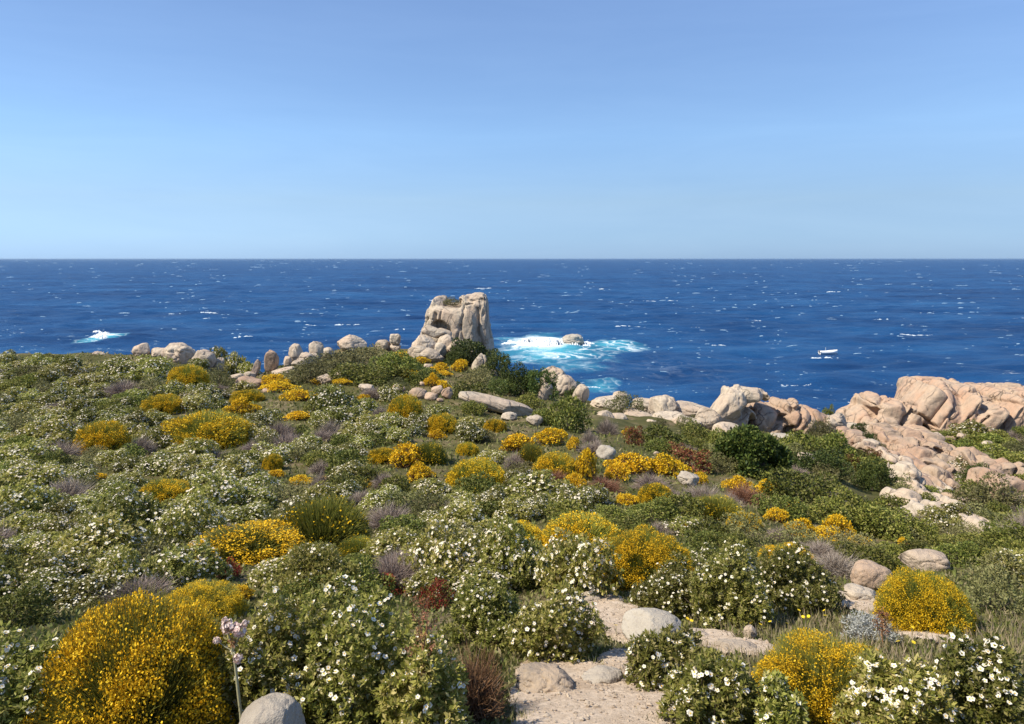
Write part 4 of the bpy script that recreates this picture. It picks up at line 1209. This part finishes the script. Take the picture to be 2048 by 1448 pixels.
# ---- dark and green bushes
for a in [('juniper', 940, 675, 732, 116, 'dark wind-shaped bush against the foot of the tower rock'), ('juniper', 990, 700, 755, 90, None), ('juniper', 1035, 733, 792, 94, None), ('juniper', 1078, 733, 800, 96, None), ('juniper', 1000, 755, 790, 80, None),
          ('juniper', 915, 700, 735, 60, None), ('juniper', 1140, 762, 800, 56, None), ('green', 1135, 800, 862, 110, 'bright green rounded bush below the headland slope'), ('green', 1090, 815, 850, 70, None), ('olive', 1245, 789, 826, 86, 'grey-green shrub draped over the pale shore boulders'),
          ('green', 1325, 850, 892, 100, None), ('green', 1400, 848, 892, 120, None), ('olive', 1372, 828, 860, 44, None), ('green', 1445, 862, 902, 80, None), ('olive', 1318, 836, 862, 36, None),
          ('green', 1600, 858, 912, 90, None), ('green', 1665, 862, 912, 104, None), ('olive', 1640, 835, 880, 60, None), ('juniper', 1640, 895, 955, 130, None), ('green', 1610, 935, 1010, 180, None), ('green', 1700, 978, 1062, 160, None), ('green', 1775, 1008, 1082, 150, None),
          ('green', 1720, 912, 960, 90, None), ('juniper', 1750, 918, 985, 90, None), ('green', 1560, 985, 1042, 130, None), ('green', 1845, 1040, 1092, 120, None), ('green', 1735, 1085, 1148, 150, 'dark green shrub behind the square pink boulder'), ('green', 1650, 1000, 1050, 110, None),
          ('juniper', 1722, 843, 872, 48, None), ('juniper', 1738, 862, 895, 46, None), ('juniper', 1812, 928, 962, 36, None), ('juniper', 1822, 903, 926, 40, None), ('green', 1658, 813, 832, 30, None), ('juniper', 1880, 938, 972, 26, None), ('juniper', 1835, 872, 895, 24, None), ('juniper', 1772, 838, 850, 40, None), ('juniper', 1790, 868, 884, 34, None), ('juniper', 1845, 900, 922, 36, None), ('juniper', 1868, 955, 985, 34, None), ('olive', 1760, 885, 905, 34, None), ('juniper', 1815, 880, 896, 26, None), ('rust', 1890, 895, 925, 34, None),
          ('rust', 1380, 893, 946, 106, 'rust-brown shrub above the golden bushes'), ('rust', 1702, 903, 948, 44, None), ('rust', 1760, 900, 930, 60, None), ('rust', 1340, 880, 910, 70, None), ('rust', 1265, 850, 890, 50, None), ('rust', 1870, 918, 945, 30, None), ('rust', 1770, 1052, 1078, 70, None),
          ('olive', 680, 698, 752, 150, None), ('olive', 620, 722, 768, 110, None), ('green', 790, 702, 765, 150, None), ('green', 740, 724, 775, 180, None), ('olive', 730, 690, 722, 110, None), ('green', 850, 738, 770, 80, None), ('olive', 580, 745, 772, 70, None),
          ('green', 940, 765, 800, 90, None), ('olive', 955, 730, 770, 70, None), ('green', 1060, 790, 820, 70, None), ('green', 945, 800, 830, 60, None), ('green', 330, 1040, 1110, 110, None), ('green', 215, 800, 830, 60, None), ('olive', 440, 735, 775, 60, None), ('olive', 395, 735, 760, 60, None),
          ('green', 1130, 1005, 1052, 110, None), ('green', 1300, 1000, 1050, 140, None), ('green', 1220, 1010, 1060, 120, None), ('olive', 1490, 1035, 1090, 120, None), ('green', 1360, 990, 1045, 110, None), ('green', 960, 950, 1010, 150, None), ('olive', 860, 985, 1040, 110, None),
          ('green', 1950, 1060, 1110, 150, None), ('green', 2040, 1050, 1110, 150, None), ('olive', 2000, 960, 1030, 140, None), ('juniper', 1960, 930, 980, 90, None), ('green', 690, 900, 950, 110, None), ('red', 770, 1150, 1195, 100, 'red-leaved shrub in front of the grey twiggy thicket'), ('red', 870, 1160, 1220, 90, None), ('red', 460, 1120, 1160, 60, None), ('red', 900, 1010, 1040, 40, None),
          ('olive', 1700, 1062, 1112, 120, None), ('green', 1832, 1082, 1128, 120, None), ('olive', 1600, 1052, 1092, 100, None), ('olive', 1780, 1040, 1080, 110, None), ('green', 1905, 1082, 1135, 130, None), ('olive', 1990, 1150, 1235, 150, None), ('green', 2035, 1080, 1145, 140, None), ('green', 20, 1180, 1262, 170, None),
          ('silver', 1740, 1222, 1288, 130, 'silvery-grey shrub on the dry grass below the square pink boulder'), ('green', 965, 1300, 1400, 90, None)]:
    shrub(*a[:5], label=a[5])
LANDMARKS += [(1740, 1250, 'the silvery shrub'), (1380, 920, 'the rust-brown shrub'), (1135, 830, 'the bright green rounded bush')]
for a in [(785, 1098, 1190, 150, 'grey twiggy thicket behind the red-leaved shrub'), (1640, 1078, 1118, 110, None), (660, 832, 880, 70, None), (248, 752, 792, 100, None), (280, 868, 912, 80, None), (1405, 962, 1012, 110, None), (1455, 980, 1020, 80, None),
          (1300, 940, 985, 90, None), (560, 835, 880, 80, None), (640, 935, 985, 50, None), (1180, 855, 890, 50, None), (1320, 1040, 1075, 90, None), (1560, 1050, 1085, 70, None), (1215, 830, 870, 60, None), (770, 940, 980, 70, None), (1030, 900, 940, 60, None), (1345, 970, 1005, 60, None), (745, 770, 800, 60, None),
          (450, 1040, 1070, 60, None), (900, 1000, 1045, 50, None)]:
    shrub('dry', *a[:4], label=a[4])
LANDMARKS.append((785, 1145, 'the grey twiggy thicket'))
shrub('deadbrown', 950, 1268, 1450, 170, label='dead brown twiggy shrub at the edge of the lower path')
for a in [(1490, 965, 1010, 110), (1210, 950, 985, 90), (1080, 985, 1000, 60), (1110, 935, 970, 70)]:
    shrub('deadbrown', *a)

# ---- the big juniper with a trunk
jx, jy, jz = at(1515, 958)


def big_juniper():
    r = np.random.default_rng(55)
    k = jy / F
    root = link('juniper_tree', None, (jx, jy + 1.0, gz(jx, jy + 1.0)))
    tag(root, 'big dark juniper with a shadowed hollow in front of the pink domed rock', 'tree')
    W, H = 82 * k, 92 * k
    tr = [tube([(.35 * W, -.3, 0), (.30 * W, -.25, .25 * H), (.15 * W, 0, .5 * H), (0, .2, .72 * H)], [.16, .13, .1, .05], 7)]
    for d in [(-.5, -.1, .55), (.55, -.2, .55), (-.15, .5, .7), (.35, .35, .65), (-.7, .2, .4), (.1, -.5, .6)]:
        tr.append(tube([(.25 * W, -.2, .25 * H), (d[0] * W * .5, d[1] * W * .4, d[2] * H * .8), (d[0] * W * .85, d[1] * W * .7, d[2] * H)], [.09, .06, .03], 5))
    v, q = merge(tr)
    link('trunk', quad_mesh('trunk', [(v, q, 0)], [M['bark']], True), parent=root)
    C, R = [], []
    for j in range(58):
        a = r.uniform(0, 6.28); e = r.random() ** .6
        d = np.array([math.cos(a) * math.cos(e * 1.4), math.sin(a) * math.cos(e * 1.4), math.sin(e * 1.4)])
        c = d * r.uniform(.62, .9)
        if c[0] > .05 and c[0] < .62 and c[1] < -.05 and c[2] < .55: continue     # the hollow
        C.append(c); R.append(r.uniform(.13, .24))
    C = np.array(C); R = np.array(R); C[:, 2] += .03
    P, D = lobe_points(r, C, R, 22000, .6, 1.08, .25)
    A = D * .6 + np.array([0, 0, .4]) + r.normal(size=P.shape) * .5
    P = P * np.array([W, W * .8, H]); 
    v, q = kites(P, A, D + r.normal(size=P.shape) * .7, .2, .05)
    link('crown', quad_mesh('crown', [(v, q, 0)], [M['juniper']]), parent=root)
    LANDMARKS.append((1515, 910, 'the big juniper'))
    PLACED.append((1515, 912, 165, 'juniper'))


big_juniper()
# little shrub on the top of the tower
tk = 93 / F
o = link('green_shrub', whole_mesh('olive0'), ((907 - 1024) * tk, 93 - 1.2, CZ - (609 - HV) * tk), (0, 0, 1), (19 * tk, 1.6, 13 * tk))
tag(o, 'olive-green shrub growing in the notch on top of the tower rock', 'shrub')

# ---- fill the hillside with more individual shrubs
r = np.random.default_rng(91)
tries = 0
nfill = {'cistus': 0, 'green': 0, 'dry': 0, 'olive': 0}
while tries < 30000 and sum(nfill.values()) < 700:
    tries += 1
    u = r.uniform(-40, 2090)
    v = 722 + (r.random() ** .9) * 500
    if u > 1150 and v < (905 if u < 1895 else 880): continue
    if u > 1560 and u < 1895 and v < min(985, 900 + max(0, u - 1680) * .55): continue
    if u > 1050 and v > 1180: continue
    if 520 < u < 900 and v < 772: continue
    if 880 < u < 1150 and v < 850: continue
    if u < 520 and v < 735: continue
    x, y, z = at(u, v)
    dia = (1.0 + .032 * y) * r.uniform(.65, 1.3)
    w = dia * F / y
    h = w * r.uniform(.36, .5)
    vc = v - h / 2
    bad = False
    for (pu, pv, pw, pk) in PLACED:
        lim = .36 * (w + pw) if pk in ('broom', 'gold', 'greenbroom') else .185 * (w + pw)
        if abs(pu - u) < lim and abs(pv - vc) < lim * .5: bad = True; break
    for (a0, b0, a1, b1) in ROCKBOX:
        if v < b1 - 2: continue
        ox = min(a1, u + w * .5) - max(a0, u - w * .5); oy = b1 - max(b0, v - h * 1.15)
        if ox > 0 and oy > 0 and ox * oy > .12 * (a1 - a0) * (b1 - b0): bad = True; break
    if bad: continue
    p = r.random()
    if u < 1250: kd = 'cistus' if p < .60 else 'green' if p < .76 else 'dry' if p < .87 else 'olive'
    else: kd = 'green' if p < .45 else 'olive' if p < .65 else 'dry' if p < .8 else 'cistus'
    if kd == 'cistus' and nfill[kd] >= 235: kd = 'green'
    if kd == 'green' and nfill[kd] >= 190: kd = 'olive'
    if kd == 'olive' and nfill[kd] >= 190: kd = 'dry'
    shrub(kd, u, v - h, v, w)
    nfill[kd] += 1
print('fill', nfill, tries)

# ------------------------------------------------------------------ low cover and grasses (uncountable)
r = np.random.default_rng(33)


def scatter(name, n, urange, vrange, size, mat, mask=None, up=.8, wid=.22, wild=.6):
    u = r.uniform(*urange, n); v = r.uniform(*vrange, n)
    ys_ = np.exp(np.linspace(math.log(3.7), math.log(96), 400))
    uk = np.linspace(urange[0], urange[1], 120)
    Yt = np.empty(n)
    idx = np.clip(np.round((u - urange[0]) / (urange[1] - urange[0]) * 119).astype(int), 0, 119)
    for q in range(120):
        sel = idx == q
        if not sel.any(): continue
        rows = HV + F * (CZ - ground_z((uk[q] - 1024) * ys_ / F, ys_, False)) / ys_
        rows = np.minimum.accumulate(rows)
        Yt[sel] = np.interp(-v[sel], -rows, ys_)
    ok = Yt < 90
    u, v, Yt = u[ok], v[ok], Yt[ok]
    Yt = Yt * r.uniform(.97, 1.03, len(Yt))
    X = (u - 1024) * Yt / F
    if mask is not None:
        k_ = mask(X, Yt, u, v); X, Yt = X[k_], Yt[k_]
    Z = ground_z(X, Yt)
    P = np.stack([X, Yt, Z - .01], -1)
    L = (size[0] + size[1] * Yt) * r.uniform(.5, 1.4, len(P))
    A = np.array([0, 0, up]) + r.normal(size=P.shape) * wild * .6
    vv, qq = kites(P, A, r.normal(size=P.shape), L, L * wid)
    tag(link(name, quad_mesh(name, [(vv, qq, 0)], [M[mat]])), kind='stuff')


offpath = lambda X, Y, u, v: path_field(X, Y) < -.12
rocky = lambda X, Y, u, v: (path_field(X, Y) < -.12) & ~((u > 1690 + (v - 1000) * -.3) & (v < 1000 + (u - 1690) * .2) & (v > 800)) & ~((u > 1190) & (v < 862))
scatter('undergrowth', 210000, (-60, 2110), (700, 1470), (.03, .0042), 'cover', rocky, .5, .2, 1.3)
scatter('dry_grass', 9500, (1380, 2060), (1195, 1360), (.10, .0), 'straw', lambda X, Y, u, v: (path_field(X, Y) < .05) & (v > 1215 + np.abs(u - 1600) * .05), 1.0, .035, .5)
scatter('dry_grass', 9000, (1020, 1420), (1180, 1450), (.07, .0), 'straw', lambda X, Y, u, v: (path_field(X, Y) < .12) & (path_field(X, Y) > -.6), 1.0, .035, .6)
scatter('dry_grass', 500, (1040, 1400), (1200, 1450), (.05, .0), 'straw', None, 1.0, .05, .9)

# gravel on the path
r = np.random.default_rng(44)
D1, T1 = ico(1)
gv, gt = [], []
tot = 0
while tot < 2600:
    x, y = r.uniform(-1.0, 5.4), r.uniform(3.5, 10.2)
    fv = path_field(np.array([[x]]), np.array([[y]]))[0, 0]
    if fv < -.1: continue
    sz = .004 + .016 * r.random() ** 4
    Pv = D1 * sz * r.uniform(.6, 1.3, 3) * np.array([1, 1, .7]) * (1 + .25 * r.normal(size=(len(D1), 1)))
    gv.append(Pv + np.array([x, y, gz(x, y) + .03 * min(.6, max(-1, fv * 4 + .35)) + .016])); gt.append(T1 + tot * len(D1)); tot += 1
tag(link('gravel', tri_mesh('gravel', np.concatenate(gv), np.concatenate(gt), M['rock'], False)), kind='stuff')

# ------------------------------------------------------------------ single plants in front


def umbel_plant():
    x, y, z = (480 - 1024) * 4.25 / F, 4.25, gz((480 - 1024) * 4.25 / F, 4.25)
    k = y / F
    root = link('umbel_plant', None, (x, y, z))
    tag(root, 'tall pale stalk topped by loose pinkish-white flower clusters before the yellow broom', 'wildflower')
    def L(u, v, dy=0): return np.array([(u - 1024) * k - x, dy, CZ - (v - HV) * k - z])
    st = tube([np.array([.01, 0, -.03]), L(482, 1430), L(476, 1380), L(471, 1335), L(466, 1300)], [.010, .0095, .009, .0075, .006], 8)
    link('stem', quad_mesh('stem', [(*st, 0)], [M['stalk']], True), parent=root)
    r = np.random.default_rng(2)
    heads = [(455, 1254, .036, 0), (482, 1258, .034, -.02), (468, 1262, .03, .03), (434, 1281, .022, 0), (480, 1311, .026, -.03), (447, 1245, .018, .02), (488, 1250, .02, .02)]
    for (u, v, rad, dy) in heads:
        c = L(u, v, dy)
        ped = tube([L(466, 1302), (L(466, 1302) + c) / 2 + np.array([0, 0, -.006]), c], [.004, .003, .002], 5)
        f = link('flower_head', None, c, parent=root) if False else None
        n = 46
        D = unit(r.normal(size=(n, 3)))
        P = D * rad * r.uniform(.5, 1, n)[:, None] + c
        pet, mid = flower_quads(P, D, rad * .42, r)
        link('flower_head', quad_mesh('flower_head', [(*pet, 0), (*ped, 1)], [M['umbel'], M['stalk']]), parent=root)
    # withered florets in the middle
    n = 90
    D = unit(r.normal(size=(n, 3))); P = L(466, 1284) + D * .026 * r.random(n)[:, None]
    v, q = kites(P, D + np.array([0, 0, -.6]), r.normal(size=P.shape), .022, .004)
    link('withered_florets', quad_mesh('withered', [(v, q, 0)], [M['seed']]), parent=root)
    LANDMARKS.append((468, 1310, 'the umbel stalk'))


umbel_plant()


def seed_stalk(u, vt, vb, Y, label, wpx=60):
    k = Y / F; x = (u - 1024) * k; z = gz(x, Y); H = CZ - (vt - HV) * k - z
    root = link('seed_stalk', None, (x, Y, z)); tag(root, label, 'wildflower')
    r = np.random.default_rng(int(u))
    ps = [np.array([r.normal() * .006 * i, 0, H * i / 5 - .02 * (i == 0)]) for i in range(6)]
    link('stem', quad_mesh('stem', [(*tube(ps, [.007, .0065, .006, .005, .004, .002], 6), 0)], [M['seed']], True), parent=root)
    for j in range(13):
        t = .32 + .66 * j / 13
        b = np.array([0, 0, H * t]); an = j * 2.4
        w = wpx * k * .5 * (1.05 - abs(t - .55))
        d = np.array([math.cos(an) * w, math.sin(an) * w * .7, w * 1.2])
        br = tube([b, b + d * .5 + np.array([0, 0, .01]), b + d], [.003, .002, .0012], 4)
        n = 40
        P = b + d * r.uniform(.25, 1.05, n)[:, None] + r.normal(size=(n, 3)) * .011
        sv = kites(P, r.normal(size=(n, 3)), r.normal(size=(n, 3)), .016, .005)
        link('seed_branch', quad_mesh('seed_branch', [(*br, 0), (*sv, 0)], [M['seed']]), parent=root)


seed_stalk(845, 1196, 1460, 4.2, 'tall rusty-brown seed stalk standing before the dark leafy shrub')
LANDMARKS.append((845, 1310, 'the brown seed stalk'))
seed_stalk(1765, 1225, 1300, 6.6, 'short brown seed stalk beside the silvery shrub', 30)

# yellow daisies by the path
dv = []
r = np.random.default_rng(64)
nP = 9
for q in range(nP):
    a0, a1 = 2 * math.pi * q / nP, 2 * math.pi * (q + .5) / nP
    dv.append(kites(np.zeros((1, 3)), np.array([[math.cos(a0), math.sin(a0), .15]]), np.array([[0, 0, 1.]]), 1.0, .25))
dpet = merge(dv)
dmid = kites(np.array([[-.35, 0, .12]]), np.array([[1., 0, 0]]), np.array([[0, 0, 1.]]), .7, .35)
DAISY = quad_mesh('daisy_head', [(*dpet, 0), (*dmid, 1)], [M['daisy'], M['pollen']])
DSTEM = quad_mesh('daisy_stem', [(*tube([(0, 0, 0), (.02, .01, .5), (0, 0, 1)], [.02, .016, .012], 4), 0)], [M['green']])
for (u, v) in [(1515, 1235), (1531, 1229), (1502, 1248), (1521, 1254), (1540, 1256), (1558, 1246), (1598, 1232), (1606, 1242), (1617, 1235), (1648, 1221), (1650, 1236), (1674, 1228), (1601, 1271), (1631, 1260), (1635, 1277), (1779, 1279), (1825, 1262), (1796, 1297), (1827, 1297), (1375, 1245), (1383, 1250), (1232, 1262), (1613, 1248), (1575, 1248), (1836, 1258)]:
    x, y, z = at(u, v + 14)
    hgt = r.uniform(.07, .13)
    o = link('yellow_daisy', None, (x, y, z))
    link('stem', DSTEM, scale=(.12, .12, hgt), parent=o)
    link('flower', DAISY, (0, 0, hgt), (random.uniform(.2, .7), random.uniform(-.3, .3), random.uniform(0, 6)), (.021, .021, .021), parent=o)
    tag(o, None, 'wildflower', 'yellow daisies in the dry grass')
    ITEMS.append(dict(o=o, u=u, v=v, adj='small yellow daisy', size=8))

# the small boat out at sea
bx, by = sea_xy(1657, 709)


def boat():
    root = link('boat', None, (bx, by, .25), (.05, -.03, .12))
    tag(root, 'small open white boat with a short mast behind a whitecap at sea', 'boat')
    V, Q = [], []
    n, L = 15, 5.6
    for i in range(n):
        t = i / (n - 1); xx = (t - .5) * L
        w = .95 * (1 - max(0, (t - .55) / .45) ** 2.2) * (1 if t > .02 else .9); w = max(w, .03)
        sh = .75 + .28 * max(0, (t - .4) / .6) ** 1.5 + .10 * max(0, (.3 - t) / .3)
        for (a, b) in ((-1, 1), (-.9, .35), (-.35, -.18), (.35, -.18), (.9, .35), (1, 1), (.82, 1), (.72, .3), (-.72, .3), (-.82, 1)):
            V.append((xx, a * w, b * sh))
    m = 10
    for i in range(n - 1):
        for j in range(m):
            Q.append((i * m + j, i * m + (j + 1) % m, (i + 1) * m + (j + 1) % m, (i + 1) * m + j))
    Q.append((0, 1, 4, 5)); Q.append((1, 2, 3, 4)); Q.append((0, 5, 6, 9)); Q.append((6, 7, 8, 9))
    link('hull', quad_mesh('hull', [(np.array(V, float), np.array(Q), 0)], [M['hull']]), parent=root)
    v, q = tube([(-.9, 0, .2), (-.9, 0, 1.9)], [.05, .035], 6)
    link('mast', quad_mesh('mast', [(v, q, 0)], [M['hull']]), parent=root)
    for xx in (-1.6, .3, 1.2):
        w = .75
        v = np.array([(xx - .15, -w, .5), (xx + .15, -w, .5), (xx + .15, w, .5), (xx - .15, w, .5), (xx - .15, -w, .56), (xx + .15, -w, .56), (xx + .15, w, .56), (xx - .15, w, .56)])
        q = np.array([(0, 3, 2, 1), (4, 5, 6, 7), (0, 1, 5, 4), (1, 2, 6, 5), (2, 3, 7, 6), (3, 0, 4, 7)])
        link('seat', quad_mesh('seat', [(v, q, 0)], [M['boatdark']]), parent=root)
    v, q = tube([(-2.85, 0, -.2), (-2.9, 0, .5), (-2.85, 0, .95), (-2.6, 0, 1.0)], [.1, .13, .2, .12], 8)
    link('outboard_motor', quad_mesh('outboard_motor', [(v, q, 0)], [M['boatdark']], True), parent=root)


boat()

# ------------------------------------------------------------------ labels for the many
ORD = ['nearest', 'second', 'third', 'fourth', 'fifth', 'sixth', 'seventh', 'eighth', 'ninth', 'tenth', 'eleventh', 'twelfth', 'thirteenth', 'fourteenth', 'fifteenth', 'sixteenth', 'seventeenth', 'eighteenth', 'nineteenth', 'twentieth']
bins = {}
for it in ITEMS:
    best = None
    for (lu, lv, ph) in LANDMARKS:
        du, dv_ = it['u'] - lu, (it['v'] - lv) * 1.7
        d = math.hypot(du, dv_)
        if d < 3: continue
        if best is None or d < best[0]:
            rel = ('to the left of' if du < 0 else 'to the right of') if abs(du) > abs(dv_) else ('behind' if dv_ < 0 else 'in front of')
            best = (d, rel, ph)
    bins.setdefault((it['adj'], best[1], best[2]), []).append((best[0], it))
for (adj, rel, ph), lst in bins.items():
    lst.sort(key=lambda t: t[0])
    for k, (_, it) in enumerate(lst):
        word = ORD[min(k, len(ORD) - 1)] if len(lst) > 1 else ''
        it['o']['label'] = (word + ' ' + adj + ' ' + rel + ' ' + ph).strip()

# ------------------------------------------------------------------ sea air
m, nt, out = new_mat('sea_haze')
pv = nd(nt, 'ShaderNodeVolumePrincipled'); pv.inputs['Density'].default_value = 2.2e-5; pv.inputs['Color'].default_value = (.62, .82, 1, 1); pv.inputs['Anisotropy'].default_value = .3
nt.links.new(pv.outputs[0], out.inputs['Volume'])
hx, h0, h1, hz0, hz1 = 130000, -400, 95000, -6, 31
hv = np.array([(-hx, h0, hz0), (hx, h0, hz0), (hx, h1, hz0), (-hx, h1, hz0), (-hx, h0, hz1), (hx, h0, hz1), (hx, h1, hz1), (-hx, h1, hz1)], float)
hq = np.array([(0, 3, 2, 1), (4, 5, 6, 7), (0, 1, 5, 4), (1, 2, 6, 5), (2, 3, 7, 6), (3, 0, 4, 7)])
tag(link('haze', quad_mesh('haze', [(hv, hq, 0)], [m])), kind='stuff')

# ------------------------------------------------------------------ light, sky, camera
to_sun = Vector((-.60, -.25, .76)).normalized()
sun = bpy.data.lights.new('sun', 'SUN'); sun.energy = 4.35; sun.angle = math.radians(.5); sun.color = (1, .93, .80)
so = bpy.data.objects.new('sun', sun); COL.objects.link(so)
so.rotation_euler = to_sun.to_track_quat('Z', 'Y').to_euler()
w = bpy.data.worlds.new('World'); SC.world = w; w.use_nodes = True
nt = w.node_tree
sky = nt.nodes.new('ShaderNodeTexSky'); sky.sky_type = 'NISHITA'; sky.sun_disc = False
sky.sun_elevation = math.asin(to_sun.z); sky.sun_rotation = -math.atan2(to_sun.x, to_sun.y)
sky.air_density = .6; sky.dust_density = 0; sky.ozone_density = 1; sky.altitude = 0
tc = nt.nodes.new('ShaderNodeTexCoord'); sx = nt.nodes.new('ShaderNodeSeparateXYZ'); nt.links.new(tc.outputs['Generated'], sx.inputs[0])
tint = ramp(nt, sx.outputs[2], [(0, (.18, .252, .43)), (.03, (.288, .345, .455)), (.075, (.45, .47, .495)), (.16, (.66, .72, .73)), (.4, (.95, .97, 1.0))])
cm = nt.nodes.new('ShaderNodeMapping'); cm.inputs['Scale'].default_value = (1.2, 1.2, 9); nt.links.new(tc.outputs['Generated'], cm.inputs[0])
wisp = ramp(nt, noise_node(nt, cm.outputs[0], 2.2, 7, .62, .4), [(.35, (.965, .975, .985)), (.7, (1.05, 1.035, 1.02))])
nt.links.new(mixc(nt, 1.0, mixc(nt, 1.0, sky.outputs[0], tint, 'MULTIPLY'), wisp, 'MULTIPLY'), nt.nodes['Background'].inputs[0])
nt.nodes['Background'].inputs[1].default_value = .15
cam = bpy.data.cameras.new('camera'); co = bpy.data.objects.new('camera', cam); COL.objects.link(co)
co.location = (0, 0, CZ); co.rotation_euler = (math.radians(90), 0, 0)
cam.sensor_fit = 'HORIZONTAL'; cam.sensor_width = 36; cam.lens = 36 * F / 2048
cam.shift_y = -(724 - HV) / 2048
cam.clip_end = 200000; cam.clip_start = .1
SC.camera = co
SC.view_settings.view_transform = 'Standard'; SC.view_settings.look = 'None'
SC.view_settings.exposure = .77; SC.view_settings.gamma = 1
SC.cycles.max_bounces = 6; SC.cycles.diffuse_bounces = 3; SC.cycles.transmission_bounces = 3; SC.cycles.glossy_bounces = 2
